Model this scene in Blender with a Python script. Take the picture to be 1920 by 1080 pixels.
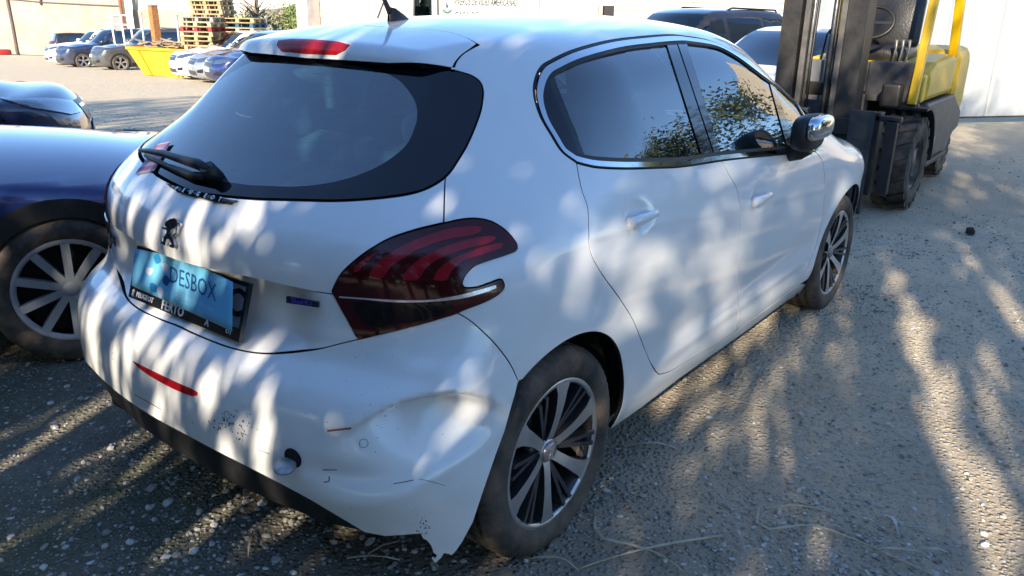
import bpy, bmesh, math, random
import numpy as np
from mathutils import Vector, Matrix
from mathutils.geometry import delaunay_2d_cdt
R = math.radians
for o in list(bpy.data.objects):
    bpy.data.objects.remove(o, do_unlink=True)
SC = bpy.context.scene
COL = SC.collection
# ---------------------------------------------------------------- camera
# world axes: origin on the ground under the white car's rear axle, +X its forward direction, +Y its left, +Z up (metres)
CAM = np.array([-1.66296, -1.92356, 1.49116]); YAW, PITCH, ROLL, FPX = R(37.1404), R(19.2895), R(.89487), 1517.46
def cam_axes():
    cy, sy, cp, sp = math.cos(YAW), math.sin(YAW), math.cos(PITCH), math.sin(PITCH)
    f = np.array([cy*cp, sy*cp, -sp]); r = np.array([sy, -cy, 0.]); u = np.cross(r, f)
    c, s = math.cos(ROLL), math.sin(ROLL)
    return c*r+s*u, c*u-s*r, f
AXR, AXU, AXF = cam_axes()
cd = bpy.data.cameras.new('camera'); cam = bpy.data.objects.new('camera', cd); COL.objects.link(cam)
cd.sensor_fit = 'HORIZONTAL'; cd.sensor_width = 36.0; cd.lens = 36.0*FPX/1920; cd.clip_start = .05; cd.clip_end = 3000
M = Matrix.Identity(4)
for i in range(3):
    M[i][0], M[i][1], M[i][2], M[i][3] = AXR[i], AXU[i], -AXF[i], CAM[i]
cam.matrix_world = M
SC.camera = cam
# ---------------------------------------------------------------- sky and sun
SUN_EL, SUN_AZ = 23.0, 200.0           # azimuth of the direction TOWARDS the sun, degrees counter-clockwise from +X
SUN_DIR = Vector((math.cos(R(SUN_EL))*math.cos(R(SUN_AZ)), math.cos(R(SUN_EL))*math.sin(R(SUN_AZ)), math.sin(R(SUN_EL))))
w = bpy.data.worlds.new('World'); SC.world = w; w.use_nodes = True
nt = w.node_tree; nt.nodes.clear()
sk = nt.nodes.new('ShaderNodeTexSky'); sk.sky_type = 'NISHITA'; sk.sun_disc = False
sk.sun_elevation = R(SUN_EL); sk.sun_rotation = R(90-SUN_AZ); sk.altitude = 1500; sk.air_density = 1.0; sk.dust_density = 0.; sk.ozone_density = 4.
bg = nt.nodes.new('ShaderNodeBackground'); bg.inputs[1].default_value = .15
wo = nt.nodes.new('ShaderNodeOutputWorld')
nt.links.new(sk.outputs[0], bg.inputs[0]); nt.links.new(bg.outputs[0], wo.inputs[0])
sd = bpy.data.lights.new('sun', 'SUN'); sd.energy = 4.4; sd.angle = R(.55); sd.color = (1, .88, .70)
sun = bpy.data.objects.new('sun', sd); COL.objects.link(sun); sun.location = (-6, 0, 8)
sun.rotation_euler = SUN_DIR.to_track_quat('Z', 'Y').to_euler()
SC.view_settings.view_transform = 'Standard'; SC.view_settings.look = 'None'; SC.view_settings.gamma = 1
SC.view_settings.use_curve_mapping = False; SC.view_settings.exposure = 1.45
SC.cycles.use_denoising = True; SC.cycles.max_bounces = 10; SC.cycles.transparent_max_bounces = 16
SC.cycles.sample_clamp_indirect = 6; SC.cycles.caustics_reflective = False; SC.cycles.caustics_refractive = False
# ---------------------------------------------------------------- helpers
def ray(px):
    px = np.asarray(px, float)
    d = (px[..., 0:1]-960)/FPX*AXR-(px[..., 1:2]-540)/FPX*AXU+AXF
    return d/np.linalg.norm(d, axis=-1, keepdims=True)
def on(px, ax, v):
    d = ray(px); t = (v-CAM[ax])/d[..., ax]; return CAM+d*np.expand_dims(t, -1)
def gp(px, z=0.):
    q = on(px, 2, z)
    if (q[:2]-CAM[:2])@HF > 8.:                      # the yard falls away gently beyond eight metres
        d = ray(px); t = (z-CAM[2]+SLOPE*8.)/(d[2]+SLOPE*(d[:2]@HF)); q = CAM+d*t
    return float(q[0]), float(q[1])
HF = np.array([math.cos(YAW), math.sin(YAW)]); HR = np.array([math.sin(YAW), -math.cos(YAW)]); SLOPE = .0475
def fall(x, y): return -SLOPE*max(0., (x-CAM[0])*HF[0]+(y-CAM[1])*HF[1]-8.)
def tag(o, label=None, cat=None, group=None, kind=None):
    if label: o['label'] = label
    if cat: o['category'] = cat
    if group: o['group'] = group
    if kind: o['kind'] = kind
    return o
def empty(name, loc=(0, 0, 0), rz=0., label=None, cat=None, group=None):
    o = bpy.data.objects.new(name, None); COL.objects.link(o); o.location = loc; o.rotation_euler = (0, 0, rz); o.empty_display_size = .1
    return tag(o, label, cat, group)
def link(name, me, mat=None, parent=None):
    o = bpy.data.objects.new(name, me); COL.objects.link(o)
    if mat is not None and not me.materials: me.materials.append(mat)
    if parent is not None: o.parent = parent
    return o
def mesh(name, V, Fc, mat=None, parent=None, smooth=False, normals=None):
    me = bpy.data.meshes.new(name); me.from_pydata([tuple(map(float, v)) for v in V], [], [tuple(map(int, f)) for f in Fc]); me.update()
    if smooth: me.polygons.foreach_set('use_smooth', [True]*len(me.polygons))
    if normals is not None:
        me.normals_split_custom_set_from_vertices([tuple(map(float, n)) for n in normals])
    return link(name, me, mat, parent)
class MB:
    """collects simple solids and links them as one mesh"""
    def __init__(s): s.V = []; s.F = []; s.S = []
    def add(s, V, Fc, smooth=False):
        n = len(s.V); s.V += [tuple(map(float, v)) for v in V]; s.F += [tuple(i+n for i in f) for f in Fc]; s.S += [smooth]*len(Fc); return s
    def box(s, c, d, m=None):
        a, b, e = d[0]/2, d[1]/2, d[2]/2
        v = [Vector((x, y, z)) for x in (-a, a) for y in (-b, b) for z in (-e, e)]
        v = [((m @ q) if m is not None else q)+Vector(c) for q in v]
        return s.add(v, [(0, 1, 3, 2), (4, 6, 7, 5), (0, 4, 5, 1), (2, 3, 7, 6), (0, 2, 6, 4), (1, 5, 7, 3)])
    def bar(s, a, b, w, h=None, up=(0, 0, 1)):
        a, b = Vector(a), Vector(b); d = b-a; h = h or w
        z = d.normalized(); x = Vector(up).cross(z)
        if x.length < 1e-4: x = Vector((1, 0, 0)).cross(z)
        if x.length < 1e-4: x = Vector((0, 1, 0)).cross(z)
        x.normalize(); y = z.cross(x)
        m = Matrix((x, y, z)).transposed()
        return s.box((a+b)/2, (w, h, d.length), m)
    def tube(s, pts, r, n=8, cap=True):
        pts = [Vector(p) for p in pts]; rs = r if hasattr(r, '__len__') else [r]*len(pts)
        V = []; Fc = []; u = None
        for i, p in enumerate(pts):
            t = (pts[min(i+1, len(pts)-1)]-pts[max(i-1, 0)]).normalized()
            if u is None:
                u = t.cross(Vector((0, 0, 1)))
                if u.length < 1e-3: u = t.cross(Vector((1, 0, 0)))
            u = (u-t*u.dot(t)).normalized(); v = t.cross(u)
            V += [p+(u*math.cos(2*math.pi*k/n)+v*math.sin(2*math.pi*k/n))*rs[i] for k in range(n)]
        for i in range(len(pts)-1):
            for k in range(n):
                Fc.append((i*n+k, i*n+(k+1) % n, (i+1)*n+(k+1) % n, (i+1)*n+k))
        s.add(V, Fc, True)
        if cap:
            q = len(s.V)-len(V); s.F += [tuple(q+k for k in reversed(range(n))), tuple(q+(len(pts)-1)*n+k for k in range(n))]; s.S += [False, False]
        return s
    def lathe(s, prof, c=(0, 0, 0), ax='y', n=32, smooth=True, sign=1):
        """prof: (radius, axial)"""
        V = []; Fc = []; c = Vector(c); m = len(prof)
        for k in range(n):
            a = 2*math.pi*k/n
            for r, h in prof:
                if ax == 'y': v = Vector((r*math.cos(a), sign*h, r*math.sin(a)))
                elif ax == 'z': v = Vector((r*math.cos(a), r*math.sin(a), sign*h))
                else: v = Vector((sign*h, r*math.cos(a), r*math.sin(a)))
                V.append(v+c)
        for k in range(n):
            for j in range(m-1):
                a, b = k*m+j, ((k+1) % n)*m+j
                Fc.append((a, b, b+1, a+1))
        return s.add(V, Fc, smooth)
    def prism(s, poly, y0, y1, axes='xz', c=(0, 0, 0)):
        """extrudes a 2-D outline between y0 and y1 along the third axis"""
        def P(a, b, h):
            if axes == 'xz': q = (a, h, b)
            elif axes == 'xy': q = (a, b, h)
            else: q = (h, a, b)
            return Vector(q)+Vector(c)
        n = len(poly); V = [P(a, b, y0) for a, b in poly]+[P(a, b, y1) for a, b in poly]
        Fc = [tuple(range(n)), tuple(reversed(range(n, 2*n)))]+[(i, i+n, (i+1) % n+n, (i+1) % n) for i in range(n)]
        return s.add(V, Fc)
    def build(s, name, mat=None, parent=None, bevel=0, fix=True):
        me = bpy.data.meshes.new(name); me.from_pydata(s.V, [], s.F)
        me.polygons.foreach_set('use_smooth', s.S); me.update()
        if fix:
            b = bmesh.new(); b.from_mesh(me)
            if bevel:
                bmesh.ops.remove_doubles(b, verts=b.verts, dist=1e-5)
                es = [e for e in b.edges if len(e.link_faces) == 2 and e.calc_face_angle(0) > .5]
                bmesh.ops.bevel(b, geom=es, offset=bevel, segments=2, affect='EDGES', profile=.5, clamp_overlap=True)
            bmesh.ops.recalc_face_normals(b, faces=b.faces); b.to_mesh(me); b.free()
        return link(name, me, mat, parent)
def copy_tree(o, parent=None):
    c = o.copy(); COL.objects.link(c); c.parent = parent
    for ch in o.children: copy_tree(ch, c)
    return c
def spline(pts, step):
    """Catmull-Rom through 2-D/3-D points, resampled"""
    P = np.asarray(pts, float); out = []
    Q = np.vstack([2*P[0]-P[1], P, 2*P[-1]-P[-2]])
    for i in range(1, len(Q)-2):
        n = max(1, int(np.linalg.norm(Q[i+1]-Q[i])/step))
        t = np.linspace(0, 1, n, endpoint=False)[:, None]
        a, b, c, d = Q[i-1], Q[i], Q[i+1], Q[i+2]
        out.append(.5*((2*b)+(-a+c)*t+(2*a-5*b+4*c-d)*t**2+(-a+3*b-3*c+d)*t**3))
    out.append(P[-1:]); return np.vstack(out)
# ---------------------------------------------------------------- materials
def nodes(name):
    m = bpy.data.materials.new(name); m.use_nodes = True; n = m.node_tree
    return m, n, n.nodes['Principled BSDF']
def setp(b, **k):
    for a, v in k.items():
        b.inputs[a.replace('_', ' ')].default_value = v
def rgb(c): return (c[0], c[1], c[2], 1.)
MATS = {}
def pm(name, c, rough=.5, metal=0., coat=0., var=0., scale=6., bump=0., bscale=60., c2=None, spec=.5, detail=4., rvar=0., bdist=.01):
    """procedural principled material: noise-mixed colours, noise bump"""
    if name in MATS: return MATS[name]
    m, n, b = nodes(name); setp(b, Roughness=rough, Metallic=metal, Coat_Weight=coat, Coat_Roughness=.03)
    b.inputs['Specular IOR Level'].default_value = spec
    tc = n.nodes.new('ShaderNodeTexCoord')
    nz = n.nodes.new('ShaderNodeTexNoise'); nz.inputs['Scale'].default_value = scale; nz.inputs['Detail'].default_value = detail; nz.inputs['Roughness'].default_value = .6
    n.links.new(tc.outputs['Object'], nz.inputs['Vector'])
    mx = n.nodes.new('ShaderNodeMix'); mx.data_type = 'RGBA'
    c2 = c2 or tuple(x*(1-var) for x in c)
    mx.inputs['A'].default_value = rgb(c); mx.inputs['B'].default_value = rgb(c2)
    cr = n.nodes.new('ShaderNodeMapRange'); cr.inputs['From Min'].default_value = .38; cr.inputs['From Max'].default_value = .68
    n.links.new(nz.outputs[0], cr.inputs[0]); n.links.new(cr.outputs[0], mx.inputs['Factor']); n.links.new(mx.outputs['Result'], b.inputs['Base Color'])
    if rvar:
        r = n.nodes.new('ShaderNodeMapRange'); r.inputs['To Min'].default_value = max(0, rough-rvar); r.inputs['To Max'].default_value = min(1, rough+rvar)
        n.links.new(nz.outputs[0], r.inputs[0]); n.links.new(r.outputs[0], b.inputs['Roughness'])
    if bump:
        z2 = n.nodes.new('ShaderNodeTexNoise'); z2.inputs['Scale'].default_value = bscale; z2.inputs['Detail'].default_value = 5
        n.links.new(tc.outputs['Object'], z2.inputs['Vector'])
        bp = n.nodes.new('ShaderNodeBump'); bp.inputs['Strength'].default_value = bump; bp.inputs['Distance'].default_value = bdist
        n.links.new(z2.outputs[0], bp.inputs['Height']); n.links.new(bp.outputs[0], b.inputs['Normal'])
    MATS[name] = m; return m
def glassmat(name, tint, refl=(1, 1, 1), rough=.0, fmin=.05, haze=0.):
    """thin automotive glass: tinted see-through sheet with a fresnel reflection"""
    if name in MATS: return MATS[name]
    m, n, b = nodes(name); n.nodes.remove(b); out = n.nodes['Material Output']
    tr = n.nodes.new('ShaderNodeBsdfTransparent'); tr.inputs[0].default_value = rgb(tint)
    gl = n.nodes.new('ShaderNodeBsdfGlossy'); gl.inputs['Color'].default_value = rgb(refl); gl.inputs['Roughness'].default_value = rough
    fr = n.nodes.new('ShaderNodeFresnel'); fr.inputs[0].default_value = 1.65
    mr = n.nodes.new('ShaderNodeMapRange'); mr.inputs['To Min'].default_value = fmin
    n.links.new(fr.outputs[0], mr.inputs[0])
    mx = n.nodes.new('ShaderNodeMixShader'); n.links.new(mr.outputs[0], mx.inputs[0])
    if haze:
        df = n.nodes.new('ShaderNodeBsdfDiffuse'); df.inputs[0].default_value = (.36, .46, .50, 1)
        tc = n.nodes.new('ShaderNodeTexCoord'); nz = n.nodes.new('ShaderNodeTexNoise'); nz.inputs['Scale'].default_value = 14; nz.inputs['Detail'].default_value = 7
        n.links.new(tc.outputs['Object'], nz.inputs[0])
        cr = n.nodes.new('ShaderNodeMapRange'); cr.inputs['From Min'].default_value = .35; cr.inputs['From Max'].default_value = .75; cr.inputs['To Min'].default_value = haze*.45; cr.inputs['To Max'].default_value = haze
        n.links.new(nz.outputs[0], cr.inputs[0])
        m2 = n.nodes.new('ShaderNodeMixShader'); n.links.new(cr.outputs[0], m2.inputs[0]); n.links.new(tr.outputs[0], m2.inputs[1]); n.links.new(df.outputs[0], m2.inputs[2])
        n.links.new(m2.outputs[0], mx.inputs[1])
    else: n.links.new(tr.outputs[0], mx.inputs[1])
    n.links.new(gl.outputs[0], mx.inputs[2]); n.links.new(mx.outputs[0], out.inputs[0])
    MATS[name] = m; return m
def paint(name, c, rough=.35, dirt=.12, dcol=(.30, .26, .20), flake=0.):
    """clear-coated car paint with a thin uneven film of dust low down and everywhere in patches"""
    if name in MATS: return MATS[name]
    m, n, b = nodes(name); setp(b, Roughness=rough, Coat_Weight=1., Coat_Roughness=.04, Metallic=flake)
    tc = n.nodes.new('ShaderNodeTexCoord'); nz = n.nodes.new('ShaderNodeTexNoise'); nz.inputs['Scale'].default_value = 5; nz.inputs['Detail'].default_value = 9; nz.inputs['Roughness'].default_value = .65
    n.links.new(tc.outputs['Object'], nz.inputs[0])
    cr = n.nodes.new('ShaderNodeMapRange'); cr.inputs['From Min'].default_value = .42; cr.inputs['From Max'].default_value = .8; cr.inputs['To Max'].default_value = dirt
    n.links.new(nz.outputs[0], cr.inputs[0])
    sep = n.nodes.new('ShaderNodeSeparateXYZ'); n.links.new(tc.outputs['Object'], sep.inputs[0])
    lo = n.nodes.new('ShaderNodeMapRange'); lo.inputs['From Min'].default_value = .62; lo.inputs['From Max'].default_value = .15; lo.inputs['To Max'].default_value = dirt*1.6
    n.links.new(sep.outputs[2], lo.inputs[0])
    mu = n.nodes.new('ShaderNodeMath'); mu.operation = 'MULTIPLY'; n.links.new(lo.outputs[0], mu.inputs[0]); n.links.new(nz.outputs[0], mu.inputs[1])
    ad = n.nodes.new('ShaderNodeMath'); ad.operation = 'ADD'; ad.use_clamp = True; n.links.new(mu.outputs[0], ad.inputs[0]); n.links.new(cr.outputs[0], ad.inputs[1])
    mx = n.nodes.new('ShaderNodeMix'); mx.data_type = 'RGBA'; mx.inputs['A'].default_value = rgb(c); mx.inputs['B'].default_value = rgb(dcol)
    n.links.new(ad.outputs[0], mx.inputs['Factor']); n.links.new(mx.outputs['Result'], b.inputs['Base Color'])
    inv = n.nodes.new('ShaderNodeMapRange'); inv.inputs['To Min'].default_value = 1.; inv.inputs['To Max'].default_value = .3; n.links.new(ad.outputs[0], inv.inputs[0]); n.links.new(inv.outputs[0], b.inputs['Coat Weight'])
    MATS[name] = m; return m
WHITE = paint('white_paint', (.80, .80, .79), .35, .10)
BLACKP = pm('black_plastic', (.010, .010, .011), .5, var=.4, scale=30, bump=.1, bscale=400)
SEAL_GAP = pm('seal_gap_black', (.008, .008, .008), .5)  # rubber, and the black on panel edges that stands for gap shade
GLOSSB = pm('gloss_black', (.006, .006, .008), .06, coat=.5, var=.1)
CHROME = pm('chrome', (.75, .76, .78), .07, metal=1., var=.08, scale=20)
TYRE = pm('tyre_rubber', (.024, .021, .019), .8, c2=(.15, .108, .076), scale=7, bump=.5, bscale=130, bdist=.004, detail=8)
GLASS = glassmat('clear_glass', (.80, .88, .87), fmin=.10, haze=.06)
DARKGLASS = glassmat('privacy_glass', (.07, .085, .09), fmin=.08)
INNER = pm('interior_grey', (.13, .135, .14), .8, var=.3, scale=20)
LINER = pm('headliner_grey', (.30, .30, .29), .9, var=.1)
VOID = pm('underbody_black', (.006, .006, .006), .9)
# ---------------------------------------------------------------- white hatchback: body surface as a smooth implicit shape
def ci(x,xs,ys):
    """monotone-ish cubic (Catmull-Rom) interpolation, clamped ends"""
    xs=np.asarray(xs,float); ys=np.asarray(ys,float); x=np.clip(x,xs[0],xs[-1])
    i=np.clip(np.searchsorted(xs,x)-1,0,len(xs)-2)
    d=np.diff(ys)/np.diff(xs); m=np.empty_like(ys); m[1:-1]=(d[1:]*np.diff(xs)[:-1]+d[:-1]*np.diff(xs)[1:])/(xs[2:]-xs[:-2]); m[0]=d[0]; m[-1]=d[-1]
    h=xs[i+1]-xs[i]; t=(x-xs[i])/h
    return (2*t**3-3*t**2+1)*ys[i]+(t**3-2*t**2+t)*h*m[i]+(-2*t**3+3*t**2)*ys[i+1]+(t**3-t**2)*h*m[i+1]
def sst(a,b,x):
    t=np.clip((x-a)/(b-a),0,1); return t*t*(3-2*t)
def smax(a,b,k):
    h=np.maximum(k-np.abs(a-b),0)/k; return np.maximum(a,b)+h*h*k*.25
RW=2.538
def side(x,z):
    w=ci(x,[-.75,-.45,-.2,.05,.4,1.0,1.7,2.2,2.55,2.85,3.1,3.35],[.76,.815,.845,.861,.862,.862,.862,.862,.862,.835,.77,.64])
    t=ci(z,[.12,.2,.28,.36,.46,.6,.72,.82,.9,1.0,1.1,1.2,1.3,1.38,1.46],[.12,.075,.045,.035,.028,.012,.002,.0,.012,.042,.082,.130,.185,.235,.30])
    up=.12*sst(.55,-.25,x)*sst(.9,1.34,z)
    fl=0
    for cx in (0,RW):
        d=np.hypot(x-cx,z-.305); fl=fl+.010*np.exp(-((d-.36)/.06)**2)*sst(.15,.35,z)
    up2=.05*sst(1.3,2.3,x)*sst(1.0,1.4,z)
    return w-t-up-up2+fl
def rear(y,z):
    x0=ci(z,[.10,.18,.25,.34,.44,.54,.60,.64,.67,.75,.84,.9,.95,1.0,1.05,1.1,1.2,1.3,1.4],[-.54,-.60,-.640,-.672,-.684,-.678,-.662,-.633,-.598,-.580,-.585,-.583,-.566,-.528,-.470,-.395,-.254,-.138,-.030])
    cv=ci(z,[.2,.5,.62,.70,1.0,1.3],[.22,.22,.24,.30,.36,.40])
    return x0+cv*y*y
def roofz(x,y):
    ay=np.abs(y)
    x=x+.38*ay*ay*sst(1.2,1.7,x)
    zc=ci(x,[-.2,-.1,0,.15,.3,.6,1.0,1.35,1.6,1.75,2.0,2.4,2.7,2.95,3.2,3.33],[1.355,1.384,1.404,1.428,1.443,1.456,1.461,1.456,1.438,1.408,1.285,1.065,.94,.885,.80,.70])
    return zc-.13*ay**2.2*sst(2.6,1.8,x)-.06*y*y
def F(p,glass=True):
    x,y,z=p[...,0],p[...,1],p[...,2]; ay=np.abs(y)
    a=(ay-side(x,z))*ci(z,[.8,1.0,1.3,1.45],[1,.93,.88,.8])
    c=(z-roofz(x,y))*ci(x,[1.5,1.8,2.6,2.9],[1,.9,.9,1])
    f=smax(a,c,.12)
    if glass:
        sl=ci(z,[.85,1.0,1.1,1.35],[1,.72,.57,.55])
        b=(rear(y,z)-x)*sl
        kab=ci(z,[.3,.6,.72,.8,1.0,1.2],[.22,.20,.20,.24,.24,.20])
        ky=ci(ay,[0,.4,.55,.7],[.02,.04,.16,.2])
        t=sst(1.1,1.28,z); f=smax(f,b,kab*(1-t)+ky*t)
    else:
        b=-.108+.30*y*y+(z-1.36)*.25-x
        f=smax(f,b,.028)
    d=x-ci(z,[.2,.35,.55,.8],[3.28,3.35,3.36,3.30])+.45*y*y
    return smax(f,d,.2)
def hit_cam(C,D,fn=F,t0=1.0,t1=6.0,n=120):
    D=np.atleast_2d(D); ts=np.linspace(t0,t1,n); out=np.full(len(D),np.nan)
    lo=np.full(len(D),np.nan); prev=fn(C+D*t0)
    done=np.zeros(len(D),bool)
    for a,b in zip(ts[:-1],ts[1:]):
        v=fn(C+D*b); m=(~done)&(v<0)&(prev>=0); lo[m]=a; done|=m; prev=v
        if done.all(): break
    l=lo.copy(); h=lo+ts[1]-ts[0]
    for _ in range(30):
        m=(l+h)/2; v=fn(C+D*m[:,None]); s=v>0; l=np.where(s,m,l); h=np.where(s,h,m)
    return C+D*((l+h)/2)[:,None]
def grad(p, fn, e=2e-3):
    g = np.stack([fn(p+np.eye(3)[i]*e)-fn(p-np.eye(3)[i]*e) for i in range(3)], -1)
    return g/np.maximum(np.linalg.norm(g, axis=-1, keepdims=True), 1e-9)
def hit_in(O, D, fn, t1=3.2, n=64):
    """from inside outwards: first place where fn turns positive"""
    lo = np.zeros(len(O)); hi = np.full(len(O), float(t1)); found = np.zeros(len(O), bool)
    ts = np.linspace(0, t1, n)
    for a, b in zip(ts[:-1], ts[1:]):
        v = fn(O+D*b); m = (~found) & (v > 0); lo[m] = a; hi[m] = b; found |= m
        if found.all(): break
    for _ in range(26):
        m = (lo+hi)/2; s = fn(O+D*m[:, None]) > 0; hi = np.where(s, m, hi); lo = np.where(s, lo, m)
    return O+D*((lo+hi)/2)[:, None]
class PSide:
    sc = (1., 1.)
    @staticmethod
    def inv(p): return np.stack([p[..., 0], p[..., 2]], -1)
    @staticmethod
    def rays(uv):
        z = np.zeros(len(uv)); return np.stack([uv[:, 0], z-.15, uv[:, 1]], -1), np.stack([z, z-1, z], -1)
class PRear:
    A = .45
    @staticmethod
    def inv(p): return np.stack([np.arctan2(-p[..., 1], .45-p[..., 0])*.95, p[..., 2]], -1)
    @staticmethod
    def rays(uv):
        t = uv[:, 0]/.95; z = np.zeros(len(uv)); return np.stack([z+.45, z, uv[:, 1]], -1), np.stack([-np.cos(t), -np.sin(t), z], -1)
class PRing:
    @staticmethod
    def inv(p): return np.stack([p[..., 0], np.arctan2(p[..., 2]-.85, -p[..., 1])*.75], -1)
    @staticmethod
    def rays(uv):
        t = uv[:, 1]/.75; z = np.zeros(len(uv)); return np.stack([uv[:, 0], z, z+.85], -1), np.stack([z, -np.cos(t), np.sin(t)], -1)
class PSpo:                                          # fan around a point inside the spoiler, one fan per width station
    @staticmethod
    def inv(p): return np.stack([p[..., 1], np.arctan2(.12-p[..., 0], p[..., 2]-1.30)*.2], -1)
    @staticmethod
    def rays(uv):
        t = uv[:, 1]/.2; z = np.zeros(len(uv)); return np.stack([z+.12, uv[:, 0], z+1.30], -1), np.stack([-np.sin(t), z, np.cos(t)], -1)
def area2(P): return .5*np.sum(P[:, 0]*np.roll(P[:, 1], -1)-np.roll(P[:, 0], -1)*P[:, 1])
def clean(P, d):
    out = [P[0]]
    for q in P[1:]:
        if np.linalg.norm(q-out[-1]) > d: out.append(q)
    if np.linalg.norm(out[0]-out[-1]) < d: out.pop()
    return np.array(out)
def densify(P, h):
    out = []
    for i in range(len(P)):
        a, b = P[i], P[(i+1) % len(P)]; n = max(1, int(round(np.linalg.norm(b-a)/h)))
        out.append(a+(b-a)*np.linspace(0, 1, n, endpoint=False)[:, None])
    return np.vstack(out)
def inset(P, d):
    if area2(P) < 0: P = P[::-1]
    e = np.roll(P, -1, 0)-P; e /= np.maximum(np.linalg.norm(e, axis=1, keepdims=True), 1e-9)
    n = np.stack([-e[:, 1], e[:, 0]], -1); m = n+np.roll(n, 1, 0); L = np.linalg.norm(m, axis=1, keepdims=True)
    m = m/np.maximum(L, .5)
    c = np.clip(np.sum(m*n, 1, keepdims=True), .5, 1)
    return P+m*d/c
def inside(P, q):
    x, y = q[:, 0], q[:, 1]; r = np.zeros(len(q), bool)
    for i in range(len(P)):
        a, b = P[i-1], P[i]
        c = (a[1] > y) != (b[1] > y)
        if c.any():
            with np.errstate(divide='ignore', invalid='ignore'):
                r ^= c & (x < (b[0]-a[0])*(y-a[1])/(b[1]-a[1])+a[0])
    return r
def bdist(P, q):
    d = np.full(len(q), 9.)
    for i in range(len(P)):
        a, b = P[i-1], P[i]; e = b-a; t = np.clip(((q-a)@e)/max(e@e, 1e-12), 0, 1)
        d = np.minimum(d, np.linalg.norm(q-a-t[:, None]*e, axis=1))
    return d
def sheet(loop, par, fn, h=.022, ins=.002, off=0., holes=(), keep=None):
    """2-D outline -> (3-D vertices, triangles, normals, boundary loops)"""
    f2 = (lambda p: fn(p)-off) if off else fn
    L = clean(np.asarray(loop, float), .0015); L = densify(L, h*.6)
    L = inset(L, ins) if ins else (L if area2(L) > 0 else L[::-1])
    loops = [L]+[densify(clean(np.asarray(k, float), .0015), h*.6) for k in holes]
    lo, hi = L.min(0), L.max(0)
    gx, gy = np.meshgrid(np.arange(lo[0], hi[0], h), np.arange(lo[1], hi[1], h*.87)); gx = gx+(np.arange(gx.shape[0]) % 2)[:, None]*h*.5
    g = np.stack([gx.ravel(), gy.ravel()], -1); g = g[inside(L, g)]; g = g[bdist(L, g) > h*.45]
    for k in loops[1:]: g = g[~inside(k, g)]; g = g[bdist(k, g) > h*.45]
    P = np.vstack(loops+[g]); fc = []; n = 0
    for k in loops: fc.append(list(range(n, n+len(k)))); n += len(k)
    ed = [(f[i-1], f[i]) for f in fc for i in range(len(f))]
    r = delaunay_2d_cdt([Vector(map(float, q)) for q in P], ed, [], 1, 1e-7)
    UV = np.array([tuple(v) for v in r[0]]); T = [tuple(t) for t in r[2]]
    if holes:
        ct = np.array([UV[list(t)].mean(0) for t in T]); kp = np.ones(len(T), bool)
        for k in loops[1:]: kp &= ~inside(k, ct)
        T = [t for t, q in zip(T, kp) if q]
    m = {}
    for i, o in enumerate(r[3]):
        for k in o: m[k] = i
    O, D = par.rays(UV); X = hit_in(O, D, f2); N = grad(X, f2)
    bl = [[m[i] for i in f if i in m] for f in fc]
    # orientation
    if T:
        t = np.array(T); a, b, c = X[t[:, 0]], X[t[:, 1]], X[t[:, 2]]
        s = np.sum(np.cross(b-a, c-a)*N[t[:, 0]], 1)
        T = [tp if q > 0 else tp[::-1] for tp, q in zip(T, s)]
    return X, T, N, bl
NFL = [0]
def solid(X, T, N, bl, thick):
    """adds a turned-in edge all round the sheet"""
    V = list(X); Fc = list(T); NN = list(N); lip = []
    if thick:
        for L in bl:
            n = len(L); q = X[L]; nn = N[L]; tg = np.roll(q, -1, 0)-np.roll(q, 1, 0); out = np.cross(tg, nn); out /= np.maximum(np.linalg.norm(out, axis=1, keepdims=True), 1e-9)
            b0 = len(V); V += list(q); NN += list((nn+out)/1.414)
            b1 = len(V); V += list(q-nn*.001+out*.0004); NN += list(out)
            b2 = len(V); V += list(q-nn*thick); NN += list(out)
            for i in range(n):
                j = (i+1) % n
                Fc.append((b0+i, b0+j, b1+j, b1+i)[::-1]); lip.append((b1+i, b1+j, b2+j, b2+i)[::-1])
    NFL[0] = len(lip); Fc = Fc+lip
    return np.array(V), Fc, np.array(NN)
def panel(name, loop, par, fn, mat, parent, h=.022, ins=.002, thick=.014, off=0., holes=(), mirror=False, both=True, post=None):
    X, T, N, bl = sheet(loop, par, fn, h, ins, off, holes)
    V, Fc, NN = solid(X, T, N, bl, thick)
    if post is not None: V = post(V)
    k = NFL[0]
    def dark(o):
        if k and mat is WHITE:
            o.data.materials.append(SEAL_GAP); o.data.polygons.foreach_set('material_index', [0]*(len(Fc)-k)+[1]*k)  # turned-in edges coloured black, putting the gap's shade into the material
        return o
    o = dark(mesh(name, V, Fc, mat, parent, True, NN))
    res = [o]
    if mirror:
        s = np.array([1, -1, 1.]); res.append(dark(mesh(name, V*s, [f[::-1] for f in Fc], mat, parent, True, NN*s)))
    return res
def TP(pts, fn=F, step=6, sp=True):
    """pixel polyline -> points on the car body"""
    P = spline(pts, step) if sp and len(pts) > 2 else densify_open(np.asarray(pts, float), step)
    q = hit_cam(CAM, ray(P), fn); return q[~np.isnan(q[:, 0])]
def densify_open(P, h):
    out = [P[:1]]
    for a, b in zip(P[:-1], P[1:]):
        n = max(1, int(np.linalg.norm(b-a)/h)); out.append(a+(b-a)*np.linspace(0, 1, n+1)[1:, None])
    return np.vstack(out)
def mirloop(half, closed_axis=0):
    """half outline (right side, first and last point on the centre line) -> full symmetric outline"""
    h = np.asarray(half, float); m = h[::-1].copy(); m[:, closed_axis] *= -1
    return np.vstack([h, m])

car = empty('white_hatchback', (0, 0, 0), 0, 'white five-door hatchback with a dented rear bumper and dark tail lamps', 'car')
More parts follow.
